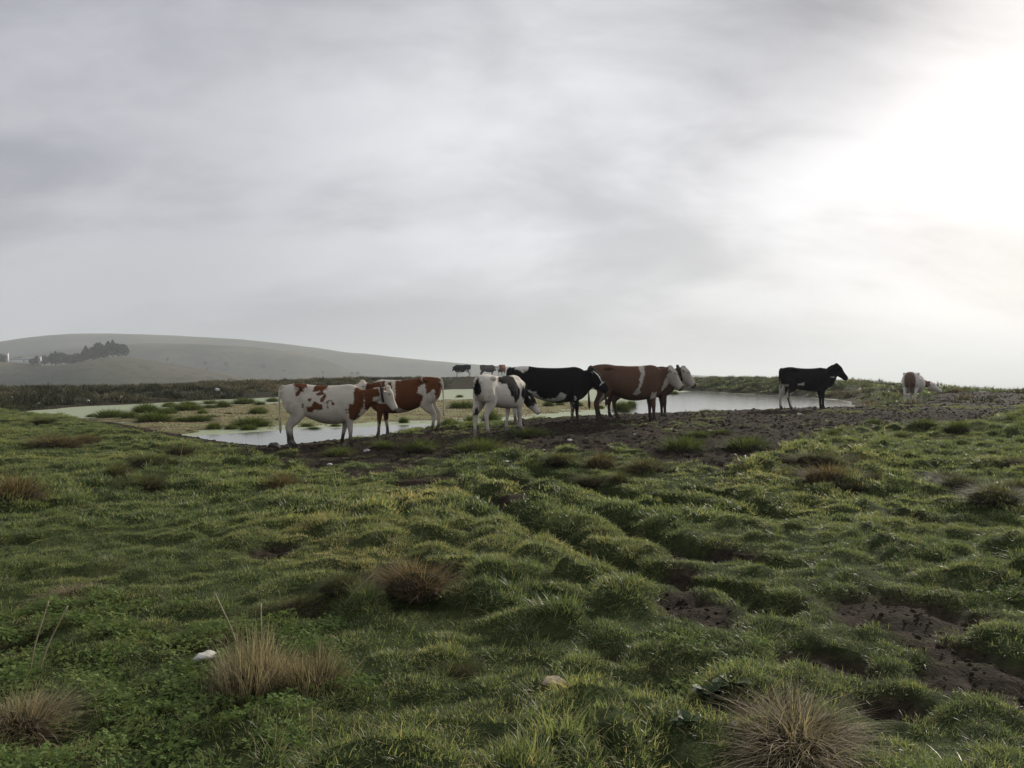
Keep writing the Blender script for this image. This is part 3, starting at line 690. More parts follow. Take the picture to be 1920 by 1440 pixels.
# ------------------------------------------------------------------ cows
def catmull(P, n):
    P = np.asarray(P, float); Q = np.vstack([2 * P[0] - P[1], P, 2 * P[-1] - P[-2]]); out = []
    for i in range(1, len(Q) - 2):
        for k in range(n):
            u = k / n; a, b, c, d = Q[i - 1], Q[i], Q[i + 1], Q[i + 2]
            out.append(.5 * ((2 * b) + (-a + c) * u + (2 * a - 5 * b + 4 * c - d) * u * u + (-a + 3 * b - 3 * c + d) * u ** 3))
    out.append(P[-1]); return np.array(out)
class Body:
    def __init__(s): s.V = []; s.F = []; s.T = []
    def rings(s, rings):
        m = len(rings[0]); o = sum(len(v) for v in s.V); n = len(rings)
        c0 = rings[0].mean(0); c1 = rings[-1].mean(0)
        s.V.append(np.vstack([np.vstack(rings), c0, c1]))
        for i in range(n - 1):
            for j in range(m): s.F.append((o + i * m + j, o + i * m + (j + 1) % m, o + (i + 1) * m + (j + 1) % m, o + (i + 1) * m + j))
        a = o + n * m
        for j in range(m): s.T += [(a, o + (j + 1) % m, o + j), (a + 1, o + (n - 1) * m + j, o + (n - 1) * m + (j + 1) % m)]
    def tube(s, pts, lat=(0, 1, 0), n=3, m=14):
        """pts: (x, y, z, radius across, radius in plane)"""
        P = catmull(pts, n); c = P[:, :3]; tg = np.gradient(c, axis=0); tg /= np.linalg.norm(tg, axis=1)[:, None] + 1e-9
        lat = np.asarray(lat, float); a = np.arange(m) / m * 6.28318; rs = []
        for k in range(len(P)):
            l = lat - tg[k] * (lat @ tg[k]); l /= np.linalg.norm(l) + 1e-9; u = np.cross(tg[k], l)
            rs.append(c[k] + np.outer(np.cos(a), l) * max(P[k, 3], .004) + np.outer(np.sin(a), u) * max(P[k, 4], .004))
        s.rings(rs)
    def torso(s, st, n=4, m=26):
        P = catmull(st, n); a = np.arange(m) / m * 6.28318; rs = []
        for x, zt, zb, w in P:
            mid = zb + (zt - zb) * .47; cz = np.cos(a); z = np.where(cz > 0, mid + (zt - mid) * np.sign(cz) * np.abs(cz) ** .92, mid + (mid - zb) * cz)
            sy = np.sin(a); yy_ = w * np.sign(sy) * np.abs(sy) ** .82 * (1 - .10 * np.clip(cz, 0, 1))
            rs.append(np.stack([np.full(m, x), yy_, z], 1))
        s.rings(rs)
    def ball(s, c, r):
        c = np.array(c); r = np.array(r) if hasattr(r, '__len__') else np.array([r] * 3); a = np.arange(12) / 12 * 6.283
        s.rings([c + np.stack([np.full(12, math.cos(p) * r[0]), np.cos(a) * math.sin(p) * r[1], np.sin(a) * math.sin(p) * r[2]], 1) for p in np.linspace(.12, 3.02, 8)])
TORSO = [(0.00, 1.27, 1.02, .08), (0.06, 1.355, .88, .18), (0.20, 1.395, .76, .245), (0.40, 1.405, .735, .275), (0.60, 1.375, .65, .30), (0.85, 1.36, .57, .335), (1.10, 1.36, .545, .33),
         (1.30, 1.375, .56, .285), (1.45, 1.385, .575, .24), (1.60, 1.33, .63, .20), (1.72, 1.20, .75, .12)]
def coat_field(V, pats):
    f = np.full(len(V), -1.0)
    for sign, kind, dat in pats:
        if kind == 'poly': g = poly_sd(V[:, 0], V[:, 2], dat)
        elif kind == 'ell':
            c = np.array(dat[:3]); r = np.array(dat[3:6]); q = np.linalg.norm((V - c) / r, axis=1); g = (1 - q) * r.min()
        elif kind == 'below': g = dat - V[:, 2]
        f = np.maximum(f, g) if sign > 0 else np.minimum(f, -g)
    return np.clip(f, -.3, .3)
_coats = {}
def mat_coat(base, patch, mud):
    key = (base, patch, mud)
    if key in _coats: return _coats[key]
    m, t = new_mat('cow_coat')
    tc = t.n('ShaderNodeTexCoord'); P = (tc, 'Object')
    f = t.n('ShaderNodeAttribute', attribute_name='patch'); mu = t.n('ShaderNodeAttribute', attribute_name='mud'); no = t.n('ShaderNodeAttribute', attribute_name='nose')
    n = t.noise(P, 16, 6, .72, .6); n2 = t.noise(P, 45, 3, .6); n3 = t.noise(P, 4, 4, .6)
    k = t.ss(t.m('ADD', (f, 'Fac'), t.m('ADD', t.m('MULTIPLY', t.m('SUBTRACT', n, .5), .19), t.m('MULTIPLY', t.m('SUBTRACT', n2, .5), .05))), -.011, .011)
    va = t.m('ADD', .72, t.m('ADD', t.m('MULTIPLY', n2, .26), t.m('MULTIPLY', n3, .32)))
    c = t.mix(k, base, patch)
    c = t.vm('SCALE', (c, 2), scale=va)
    c = t.mix(t.m('MULTIPLY', (mu, 'Fac'), t.ss(n3, .3, .62, .45, 1.0)), c, mud)
    c = t.mix((no, 'Fac'), c, (0.17, 0.12, 0.10))
    b = t.n('ShaderNodeBsdfPrincipled', {'Base Color': (c, 2), 'Roughness': .75, 'Normal': t.n('ShaderNodeBump', {'Strength': .25, 'Distance': .01, 'Height': n2})})
    b.inputs['Specular IOR Level'].default_value = .01
    b.inputs['Sheen Weight'].default_value = .02; b.inputs['Sheen Roughness'].default_value = .4
    t.n('ShaderNodeOutputMaterial', {'Surface': b}); _coats[key] = m; return m
M_EYE = mat_simple('eye', (0.01, 0.008, 0.006), (0.02, 0.015, 0.012), 5, .1, .6)
M_STRAP = mat_simple('strap_leather', (0.012, 0.012, 0.012), (0.03, 0.027, 0.024), 20, .6, .4)
M_PALE = mat_simple('pale_webbing', (0.5, 0.5, 0.48), (0.66, 0.66, 0.64), 20, .5, .5)
M_BELL = mat_simple('bell_iron', (0.05, 0.045, 0.04), (0.12, 0.1, 0.08), 12, .45, .6)
def unit(v): v = np.asarray(v, float); return v / np.linalg.norm(v)
def cow(label, px, d, yaw, k=1.0, poll=(2.12, 0, 1.29), hdir=(.55, 0, -.8), feet=(0, 0, 0, 0), pats=(), base=(.6, .57, .5), patch=(.1, .045, .025), mud=(.10, .08, .062), mudh=.42, pitch=0.0, ln=1.0, wid=1.0,
        belly=0.0, nk=1.0, udder=.0, tail=None, collar=None, bell=False, halter=None, horn=False, ear_up=0.0, voxel=.0165, dewlap=1.0, zc=None, head_k=1.0):
    """feet: fore/aft shift of the hooves (hind y-, hind y+, front y-, front y+); y- is the cow's right side"""
    X, Y = at_d(px, d); cs, sn = math.cos(R(yaw)), math.sin(R(yaw))
    OX = .80 * ln
    def wxy(lx, ly): lx = (lx - OX) * k; ly = ly * k; return X + lx * cs - ly * sn, Y + lx * sn + ly * cs
    fx = [(.2 * ln, -.15), (.2 * ln, .15), (1.48 * ln, -.15), (1.48 * ln, .15)]
    gzs = [gz(*wxy(fx[i][0] + feet[i], fx[i][1] * wid)) for i in range(4)]
    z0 = float(np.mean(gzs)) - .012 if zc is None else zc
    B = Body(); w = wid
    B.torso([(x * ln, zt, zb - belly * math.exp(-((x - .95) / .4) ** 2), ww * w) for x, zt, zb, ww in TORSO])
    for s_ in (-1, 1):
        B.ball((.39 * ln, s_ * .205 * w, 1.315), (.11, .06, .06)); B.ball((.05, s_ * .10 * w, 1.23), (.06, .05, .07))
    def leg(pts, i, s_):
        dzf = float(np.clip((gzs[i] - z0) / k - .01, -.16, .16)); out = []
        for (x, y, z, a, b) in pts:
            u = max(0.0, 1 - z / .95); v = max(0, 1 - z / .7)
            out.append((x * ln + feet[i] * u ** .9, s_ * y * w, z + dzf * v, a, b))
        B.tube(out, n=3, m=12)
    HIND = [(.27, .13, 1.15, .10, .20), (.29, .165, .95, .115, .225), (.315, .17, .79, .10, .195), (.25, .165, .65, .07, .125), (.15, .155, .53, .052, .082), (.115, .15, .45, .047, .066), (.12, .15, .31, .036, .043),
            (.135, .15, .17, .036, .042), (.15, .15, .11, .045, .052), (.175, .15, .06, .044, .05), (.195, .15, .025, .052, .066), (.205, .15, -.005, .054, .074)]
    FORE = [(1.44, .13, 1.18, .08, .15), (1.50, .165, .98, .09, .17), (1.46, .17, .80, .085, .14), (1.425, .16, .66, .066, .098), (1.43, .15, .54, .052, .07), (1.44, .148, .43, .050, .058), (1.44, .147, .38, .043, .05), (1.44, .147, .26, .035, .040),
            (1.445, .147, .16, .036, .041), (1.45, .147, .11, .045, .05), (1.465, .147, .06, .043, .048), (1.48, .147, .025, .052, .064), (1.49, .147, -.005, .054, .072)]
    for i, (pts, s_) in enumerate(((HIND, -1), (HIND, 1), (FORE, -1), (FORE, 1))): leg(pts, i, s_)
    if udder: B.ball((.42 * ln, 0, .72), (.17, .13 * w, udder))
    pl = np.array(poll, float) / k; hd = unit(hdir)
    # neck
    a0 = np.array([1.40 * ln, 0, 1.06]); a1 = np.array([1.62 * ln, 0, 1.06]); nv = pl - a1; lower = np.array([0, 0, -.055])
    up_ = np.clip((pl[2] - .8) / .4, 0, 1)
    lat = (0, 1, 0) if abs(pl[1]) < .1 else (-.35 * np.sign(pl[1]), 1, 0)
    B.tube([(*a0, .17 * w, .29), (*(a1 + (0, 0, -.02)), .135 * w * nk, .25 * nk), (*(a1 + nv * .35 + lower * nk), .11 * nk, .19 * nk), (*(a1 + nv * .68 + lower * nk), .098 * nk, .16 * nk), (*(pl + lower * .8 + hd * .05), .095 * nk, .13 * nk)], lat=lat, n=5, m=16)
    if dewlap:
        B.tube([(1.55 * ln, 0, .72, .05, .10), (*(a1 + nv * .18 + (0, 0, -.26)), .035, .09 * dewlap), (*(a1 + nv * .5 + (0, 0, -.19)), .03, .06), (*(pl + hd * .2 + (-.06, 0, -.10)), .03, .05)], n=3, m=10)
    # head
    side = np.cross((0, 0, 1), hd); side = unit(side) if np.linalg.norm(side) > .05 else np.array([0, 1., 0]); up = np.cross(hd, side); q = head_k
    HS = [(-.045, .05, .06, .0), (.0, .092, .10, .0), (.06, .112, .128, -.015), (.14, .118, .145, -.03), (.22, .098, .13, -.035), (.31, .078, .105, -.03), (.39, .076, .088, -.022), (.455, .080, .080, -.018), (.50, .066, .064, -.018), (.525, .035, .035, -.02)]
    B.tube([(*(pl + hd * s_ * q + up * o * q), a * q, b * q) for s_, a, b, o in HS], lat=side, n=3, m=16)
    B.ball(pl + hd * -.01 + up * .06, (.065, .075, .05))
    for s_ in (-1, 1):
        e0 = pl + hd * .05 + side * s_ * .085 + up * .01; dr = unit(side * s_ * 1.0 + up * (.0 + ear_up) - hd * .12 + np.array([0, 0, -.12]))
        B.tube([(*(e0), .030, .022), (*(e0 + dr * .06), .050, .02), (*(e0 + dr * .12), .058, .018), (*(e0 + dr * .18), .040, .015), (*(e0 + dr * .215), .012, .009)], lat=unit(np.cross(dr, up)), n=2, m=10)
    # tail
    tl = tail or [(.05, 0, 1.35), (-.02, 0, 1.31), (-.045, 0, 1.18), (-.042, 0, .95), (-.03, 0, .72), (-.02, 0, .54), (-.015, 0, .42), (-.01, 0, .30)]
    rr = [.04, .036, .028, .022, .02, .03, .036, .014]
    B.tube([(*p, rr[i], rr[i]) for i, p in enumerate(tl)], n=3, m=8)
    V = np.vstack(B.V) * k
    me0 = mesh_np('cow_raw', V, [B.F, B.T]); tmp = bpy.data.objects.new('raw', me0); COL.objects.link(tmp)
    md = tmp.modifiers.new('r', 'REMESH'); md.mode = 'VOXEL'; md.voxel_size = voxel; md.use_smooth_shade = True
    ms = tmp.modifiers.new('s', 'SMOOTH'); ms.factor = .5; ms.iterations = 4
    dg = bpy.context.evaluated_depsgraph_get(); me = bpy.data.meshes.new_from_object(tmp.evaluated_get(dg)); bpy.data.objects.remove(tmp); bpy.data.meshes.remove(me0)
    me.name = 'cow'; n = len(me.vertices); Vv = np.empty(n * 3, np.float32); me.vertices.foreach_get('co', Vv); Vv = Vv.reshape(-1, 3).astype(float)
    fld = coat_field(Vv, pats)
    # flank hollow before the hip, crease behind the shoulder, ribs, slack skin
    lx = Vv[:, 0] / (k * ln); ly = Vv[:, 1] / k; lz = Vv[:, 2] / k; sg = np.sign(ly); onside = sstep(.08, .16, np.abs(ly))
    def gs(cx_, cz_, rx_, rz_): return np.exp(-((lx - cx_) / rx_) ** 2 - ((lz - cz_) / rz_) ** 2)
    dy = -.040 * gs(.56, 1.20, .10, .09) - .026 * gs(1.27, .86, .05, .22) + .020 * gs(1.47, 1.02, .10, .16) - .018 * gs(.42, .98, .05, .2) + .016 * gs(.24, 1.0, .12, .18) - .02 * gs(1.36, 1.28, .10, .06)
    dy += .0012 * np.sin(lx * 52 + lz * 6) * gs(.98, .98, .22, .22) + .010 * (fbm(lx * 7 + sg * 9, lz * 7, 3, 300) - .5) * sstep(.35, .6, lz)
    dy += .006 * np.sin((lx * .8 + lz * .6) * 60) * gs(1.72, 1.0, .12, .18)
    Vv[:, 1] += sg * dy * onside * k
    legm = sstep(mudh * k, (mudh - .22) * k, Vv[:, 2]); legm = np.maximum(legm, sstep(.055, .03, Vv[:, 2])); legm = np.maximum(legm, .32 * sstep(.5, .68, fbm(Vv[:, 0] * 5, Vv[:, 2] * 5, 3, 310)) * sstep(.95 * k, .55 * k, Vv[:, 2])); legm = np.maximum(legm, .35 * sstep(.52, .66, fbm(Vv[:, 0] * 6, Vv[:, 2] * 6, 3, 320)) * sstep(.45 * k, .15 * k, Vv[:, 0]))
    mz = (pl + hd * .51 * q + up * -.01) * k; nose = sstep(.075 * k, .045 * k, np.linalg.norm(Vv - mz, axis=1))
    Vv[:, 0] -= OX * k; me.vertices.foreach_set('co', Vv.astype(np.float32).ravel())
    for nm, a in (('patch', fld), ('mud', legm), ('nose', nose)):
        at = me.attributes.new(nm, 'FLOAT', 'POINT'); at.data.foreach_set('value', a.astype(np.float32))
    me.polygons.foreach_set('use_smooth', np.ones(len(me.polygons), bool)); me.update()
    o = obj('cow', me, mat_coat(base, patch, mud), loc=(X, Y, z0), rot=Euler((0, R(pitch), R(yaw))))
    tag(o, label, 'cow', None)
    off = np.array([OX, 0, 0])
    def child(name, B2, mat):
        V2 = (np.vstack(B2.V) - off) * k; return obj(name, mesh_np(name, V2, [B2.F, B2.T]), mat, o)
    for s_ in (-1, 1):
        b2 = Body(); b2.ball(pl + hd * .15 * q + side * s_ * .102 * q + up * .045 * q, .017); child('eye', b2, M_EYE)
    def band(name, c, ax_, ra, rb, lat_, wd, mat, th=.012):
        ax_ = unit(ax_); l = unit(np.asarray(lat_, float) - ax_ * (ax_ @ np.asarray(lat_, float))); u = np.cross(ax_, l); a = np.arange(20) / 20 * 6.283
        def ring(s1, g): return c + ax_ * s1 + np.outer(np.cos(a), l) * (ra + g) + np.outer(np.sin(a), u) * (rb + g)
        rs = [ring(-wd / 2, 0), ring(-wd / 2, th), ring(wd / 2, th), ring(wd / 2, 0), ring(-wd / 2, 0)]
        V2 = (np.vstack(rs) - off) * k; m_ = 20
        Fq = [(i * m_ + j, i * m_ + (j + 1) % m_, (i + 1) * m_ + (j + 1) % m_, (i + 1) * m_ + j) for i in range(4) for j in range(m_)]
        return obj(name, mesh_np(name, V2, [Fq]), mat, o)
    if collar is not None:
        tt, ra, rb, wd, axx = collar
        c = a1 + nv * tt + lower * 1.1
        cb = band('collar', c, axx, ra, rb, lat, wd, M_STRAP)
        if bell:
            b2 = Body(); low = c + np.array([0, 0, -rb - .02]); b2.tube([(*(low + (0, 0, .03)), .02, .02), (*low, .05, .045), (*(low + (0, 0, -.06)), .06, .055), (*(low + (0, 0, -.13)), .075, .07)], n=2, m=12); bo = child('bell', b2, M_BELL)
            b2 = Body(); b2.tube([(*(low + (0, 0, -.09)), .012, .012), (*(low + (0, 0, -.16)), .016, .016)], n=2, m=8)
            V2 = (np.vstack(b2.V) - off) * k; obj('clapper', mesh_np('clapper', V2, [b2.F, b2.T]), M_BELL, bo)
    if halter:
        for s_ in (-1, 1):
            b2 = Body(); p = [pl + hd * .03 + side * s_ * .10 + up * .055, pl + hd * .16 + side * s_ * .108 + up * .075, pl + hd * .30 + side * s_ * .086 + up * .055, pl + hd * .40 + side * s_ * .083 + up * .035]
            b2.tube([(*v, .008, .013) for v in p], lat=side, n=3, m=8); child('halter_strap', b2, M_PALE)
        band('noseband', pl + hd * .385 + up * -.022, hd, .082, .094, side, .03, M_PALE)
        b2 = Body(); b2.ball(pl + hd * .52 + up * -.02, (.025, .03, .03)); child('nose_ring', b2, M_PALE)
    return o
def mapper(u0, v0, s, dr=1):
    return lambda pts: [((u - u0) * s * dr, (v0 - v) * s) for u, v in pts]
BROWN = (0.098, 0.037, 0.016); WHITE = (0.50, 0.452, 0.382); BLACK = (0.012, 0.0115, 0.0115); GREYMUD = (0.085, 0.072, 0.06)
# 1 white cow with brown flecks
M1 = mapper(140, 937, 17.2 / F / 5.333)
p1 = [(1, 'poly', M1(q)) for q in (
    ((245, 283), (300, 270), (385, 285), (392, 335), (345, 332), (352, 365), (322, 385), (325, 420), (288, 405), (290, 378), (322, 348), (278, 322)),
    ((490, 285), (590, 290), (592, 345), (545, 355), (552, 385), (582, 390), (580, 432), (545, 472), (522, 462), (550, 402), (510, 412), (482, 390), (520, 370), (452, 366), (452, 335)),
    ((395, 520), (440, 508), (470, 462), (492, 470), (505, 492), (540, 498), (552, 540), (500, 552), (470, 540), (440, 572), (395, 567)),
    ((338, 488), (368, 488), (362, 522), (345, 520)), ((628, 450), (662, 488), (642, 505)), ((565, 475), (612, 455), (592, 492)), ((402, 436), (438, 438), (432, 462), (405, 460)), ((590, 515), (604, 512), (600, 528)),
    ((862, 325), (935, 330), (950, 430), (942, 500), (912, 560), (892, 620), (850, 660), (808, 642), (792, 580), (800, 500), (835, 490), (852, 430), (845, 380)),
    ((765, 545), (785, 545), (778, 590)), ((920, 325), (1000, 325), (1090, 345), (1100, 420), (1040, 430), (1030, 460), (1085, 470), (1085, 520), (1020, 542), (975, 568), (945, 540), (950, 450), (930, 400)))]
p1.append((1, 'ell', (2.12, .2, 1.30, .12, .14, .09))); p1.append((1, 'ell', (2.12, -.2, 1.30, .12, .14, .09)))
cow('white cow with brown flecks on its flank and a brown neck, black collar', 600, 17.2, 8, 1.0, poll=(2.20, -.02, 1.285), hdir=(.42, -.10, -.84), feet=(.13, -.02, .02, -.22), pats=p1, base=WHITE, patch=BROWN, mud=(0.035, 0.03, 0.027), mudh=.46, belly=.03,
    collar=(.86, .112, .21, .05, (.96, 0, .15)), ln=1.0, tail=[(.05, 0, 1.35), (-.02, -.02, 1.31), (-.045, -.05, 1.15), (-.05, -.06, .9), (-.045, -.06, .7), (-.035, -.06, .55), (-.03, -.06, .44), (-.02, -.06, .33)])
# 2 brown and white cow behind it
M2 = mapper(1787, 797, 19.3 / F / 5.333, -1)
p2 = [(1, 'poly', M2(q)) for q in (
    ((1060, 250), (1235, 245), (1262, 330), (1330, 412), (1347, 440), (1342, 560), (1325, 640), (1265, 640), (1240, 620), (1170, 680), (1120, 560), (1040, 420)),
    ((1258, 260), (1302, 255), (1322, 300), (1300, 332), (1285, 310)),
    ((1340, 245), (1480, 230), (1600, 215), (1632, 290), (1580, 320), (1570, 370), (1622, 410), (1602, 480), (1540, 542), (1450, 547), (1380, 520), (1345, 500), (1362, 380)),
    ((1640, 185), (1720, 170), (1765, 220), (1800, 300), (1795, 420), (1745, 450), (1740, 340), (1690, 370), (1660, 392), (1650, 300), (1600, 215)))]
p2.append((-1, 'ell', (1.98, .22, 1.22, .2, .26, .3)))
cow('brown and white patched cow with its white head behind the flecked cow', 768, 19.3, 176, 1.0, poll=(1.86, .16, 1.30), hdir=(.30, .72, -.62), feet=(-.02, .10, -.10, .08), pats=p2, base=WHITE, patch=BROWN, mud=(0.05, 0.042, 0.036), mudh=.40, pitch=2.5, ln=1.02,
    tail=[(.05, 0, 1.35), (-.02, .02, 1.31), (-.05, .05, 1.15), (-.06, .06, .9), (-.06, .06, .7), (-.055, .06, .58), (-.05, .06, .5), (-.05, .06, .42)])
# 3 white and black young cow, grazing, seen from behind its right hip
p3 = [(1, 'ell', (1.0, -.26, 1.22, .22, .36, .40)), (1, 'ell', (1.15, -.26, .92, .16, .2, .22)), (1, 'ell', (.72, -.20, 1.24, .16, .14, .11)), (1, 'ell', (.02, .02, 1.05, .13, .12, .20)), (1, 'ell', (1.48, -.22, .92, .11, .14, .16)), (1, 'ell', (.10, .16, .52, .12, .1, .12)),
      (1, 'ell', (1.85, -.05, .86, .26, .3, .34)), (-1, 'ell', (2.0, -.24, .52, .09, .16, .2)), (-1, 'ell', (1.99, -.05, .72, .05, .3, .2))]
cow('white and black young cow with lowered head, seen from behind', 934, 18.0, 54, .965, poll=(1.80, -.10, .84), hdir=(.36, -.42, -.80), feet=(.12, -.04, .10, -.16), pats=p3, base=(.58, .53, .46), patch=BLACK, mud=(.13, .11, .09), mudh=.26, wid=.88, belly=-.05,
    tail=[(.04, 0, 1.35), (-.04, 0, 1.30), (-.075, .01, 1.15), (-.07, .02, .95), (-.06, .03, .8), (-.05, .04, .68), (-.05, .05, .6), (-.05, .05, .5)])
# 4 big black one
M4 = mapper(812, 803, 19.7 / F / 6)
p4 = [(1, 'poly', M4(q)) for q in (
    ((915, 375), (1000, 400), (1110, 418), (1132, 470), (1200, 502), (1330, 488), (1385, 425), (1445, 455), (1430, 505), (1200, 560), (1050, 540), (920, 450)),
    ((880, 120), (1035, 110), (1012, 190), (960, 208), (930, 180), (885, 175)), ((1425, 560), (1530, 540), (1535, 820), (1420, 820)), ((840, 560), (960, 560), (960, 850), (840, 850)), ((1540, 470), (1565, 480), (1545, 515)))]
p4.append((1, 'ell', (2.42, 0, .98, .05, .09, .09)))
cow('big black cow with white belly patch and pale halter behind the young cow', 1023, 19.7, 2, 1.05, poll=(2.02, -.03, 1.335), hdir=(.64, -.10, -.74), feet=(.0, .12, .05, -.06), pats=p4, base=BLACK, patch=(.55, .52, .47), mud=(.06, .052, .045), mudh=.36, ln=1.08, belly=.02, halter=True, head_k=1.2, nk=1.15)
# 5 brown bull with white band
M5 = mapper(257, 845, 20.4 / F / 6.4)
p5 = [(1, 'poly', M5(q)) for q in (
    ((838, 150), (898, 150), (893, 260), (855, 370), (824, 450), (842, 485), (800, 525), (748, 500), (800, 430), (832, 370), (820, 330), (850, 280), (830, 220)),
    ((1195, 140), (1240, 150), (1370, 390), (1320, 460), (1180, 450), (1095, 480), (1140, 370), (1172, 300), (1195, 250)), ((985, 490), (1040, 480), (1045, 540), (960, 570)), ((400, 470), (440, 440), (400, 560), (370, 620), (350, 620)))]
cow('brown bull with a white band behind the shoulder and a white face', 1170, 20.4, 3, 1.06, poll=(2.03, -.02, 1.37), hdir=(.52, -.06, -.78), feet=(.02, .14, .04, .00), pats=p5, base=(.108, .062, .042), patch=(.40, .365, .32), mud=(.055, .045, .038), mudh=.50, ln=1.04, wid=1.05, belly=.03, head_k=1.18, nk=1.15, udder=.10)
# 6 brown bull behind it
M6 = mapper(497, 797, 22.3 / F / 6.4)
p6 = [(1, 'poly', M6(q)) for q in (((1385, 150), (1440, 150), (1560, 350), (1520, 420), (1380, 425), (1372, 300)), ((1130, 780), (1210, 700), (1230, 830), (1150, 830)))]
cow('dark brown bull with a white face and a bell, half hidden behind the banded bull', 1196, 22.4, 1, 1.06, poll=(2.12, -.02, 1.40), hdir=(.55, -.05, -.75), feet=(.10, -.06, .03, .0), pats=p6, base=(.060, .038, .028), patch=(.40, .365, .32), mud=(.06, .05, .042), mudh=.30, ln=1.04, head_k=1.15, nk=1.1,
    collar=(.80, .12, .22, .05, (.95, 0, .25)), bell=True)
# 10 black cow alone on the trodden shore
M10 = mapper(222, 583, 26.2 / F / 5.333)
p10 = [(1, 'poly', M10(q)) for q in (((290, 420), (352, 390), (350, 440), (335, 500), (372, 590), (310, 590), (285, 470)), ((200, 330), (272, 330), (278, 450), (250, 520), (245, 560), (200, 570)), ((365, 325), (432, 312), (420, 345), (380, 340)), ((700, 255), (760, 252), (745, 268)))]
cow('black cow with white hind legs standing alone by the narrow end of the pond', 1506, 26.2, 4, 1.0, poll=(1.85, 0, 1.44), hdir=(.64, -.03, -.70), head_k=1.14, nk=1.36, feet=(.16, -.10, .0, .05), pats=p10, base=(.011, .011, .012), patch=(.50, .47, .42), mud=(.05, .045, .04), mudh=.25, ln=.95, wid=.92, belly=-.07, dewlap=.8)
# 11 white and brown cow from behind
p11 = [(1, 'ell', (.0, 0, 1.10, .5, .23, .50)), (1, 'ell', (.9, 0, 1.2, .7, .28, .3)), (1, 'ell', (1.68, -.28, 1.02, .28, .30, .30)), (-1, 'ell', (1.95, -.85, .80, .3, .38, .3))]
cow('white cow with brown rump seen from behind, head lowered, beyond the mud', 1712, 36, 54, 1.08, poll=(1.80, -.50, .98), hdir=(.20, -.74, -.52), feet=(.03, -.03, .02, 0), pats=p11, base=(.60, .56, .50), patch=(.17, .105, .075), mud=(.3, .27, .23), mudh=.25, wid=1.28, belly=.05, head_k=1.15, voxel=.019)
# 7-9 on the far bank
p7 = [(1, 'below', .72), (1, 'ell', (.45, 0, .82, .3, .6, .26)), (1, 'ell', (1.3, 0, .72, .16, .6, .2))]
cow('black cow with white legs broadside on the far bank', 868, 102, 176, 1.2, poll=(2.05, .1, 1.36), hdir=(.35, .45, -.75), feet=(.05, -.08, .05, -.06), pats=p7, base=(.013, .013, .016), patch=(.45, .43, .40), mud=(.3, .28, .26), mudh=.2, voxel=.03, ear_up=.1)
p8 = [(1, 'ell', (2.2, 0, 1.1, .2, .3, .2))]
cow('grey cow in the middle of the three on the far bank', 913, 102.5, -24, 1.17, poll=(2.06, -.05, 1.30), hdir=(.5, -.45, -.7), feet=(.05, -.05, .08, -.1), pats=p8, base=(.10, .092, .082), patch=(.40, .37, .33), mud=(.12, .11, .1), mudh=.3, voxel=.03)
p9 = [(1, 'ell', (2.3, 0, 1.1, .22, .09, .4)), (1, 'below', .62), (1, 'ell', (1.75, 0, .85, .15, .1, .3))]
cow('red brown cow with a white blaze facing across from the far bank', 941, 102.5, -106, 1.18, poll=(2.10, -.05, 1.36), hdir=(.6, -.05, -.75), feet=(0, 0, .03, -.03), pats=p9, base=(.13, .052, .032), patch=(.55, .52, .48), mud=(.12, .09, .08), mudh=.2, voxel=.03)

# ------------------------------------------------------------------ tussocks
def tussock_mesh(name, n, r, mat, spread=1.15, curl=.6, w=.006, lmin=.55, core=.34, stalks=0, asym=0.0):
    """unit tussock: about 1 m across"""
    u = np.sqrt(r.random(n)); a = r.random(n) * 6.283; rr = core * u
    base = np.stack([rr * np.cos(a), rr * np.sin(a), .10 * (1 - u ** 2) - .03], 1)
    L = (lmin + (1 - lmin) * r.random(n)) * .62
    le = np.clip(u * spread + r.normal(0, .30, n), -.3, 1.6)
    az = a + r.normal(0, .8, n); L = L * (.8 + .35 * np.sin(a * 2 + r.random() * 6) * u); base[:, :2] += r.normal(0, .05, (n, 2))
    V, q, tr, A, Hh = blades(base, az, le, L, w * (.7 + .7 * r.random(n)), curl * (.5 + r.random(n)), r.random(n), az + np.pi / 2 + r.normal(0, .6, n))
    me = mesh_np(name, V, [q, tr], {'rnd': A, 'h': Hh}); me.materials.append(mat); return me
def mound_mesh(r, mat):
    bm = bmesh.new(); bmesh.ops.create_icosphere(bm, subdivisions=3, radius=.40)
    from mathutils import noise as mn
    off = Vector(r.random(3) * 40)
    for v in bm.verts: v.co *= 1 + .35 * mn.noise(v.co * 4 + off); v.co.z *= .42
    me = bpy.data.meshes.new('root_mound'); bm.to_mesh(me); bm.free(); me.materials.append(mat)
    for p in me.polygons: p.use_smooth = True
    return me
DRY = [(0, (0.05, 0.048, 0.022)), (.25, (0.12, 0.098, 0.056)), (.6, (0.26, 0.21, 0.135)), (1, (0.46, 0.39, 0.28))]
RUS = [(0, (0.035, 0.040, 0.014)), (.3, (0.075, 0.066, 0.028)), (.65, (0.155, 0.108, 0.052)), (1, (0.30, 0.22, 0.13))]
OLI = [(0, (0.03, 0.042, 0.014)), (.5, (0.066, 0.080, 0.028)), (.8, (0.12, 0.115, 0.045)), (1, (0.24, 0.19, 0.10))]
GRN = [(0, (0.03, 0.05, 0.016)), (.5, (0.075, 0.11, 0.028)), (.85, (0.14, 0.16, 0.042)), (1, (0.17, 0.16, 0.06))]
TM = {k: mat_blade('tussock_' + n_, s_, inst=False, trans=.30, rough=.7, spec=.08) for k, n_, s_ in (('dry', 'straw', DRY), ('rus', 'russet', RUS), ('oli', 'olive', OLI), ('grn', 'green', GRN))}
M_MOUND = mat_simple('root_mound', (0.018, 0.014, 0.01), (0.05, 0.038, 0.026), 14, .95, .1)
rt = np.random.default_rng(8)
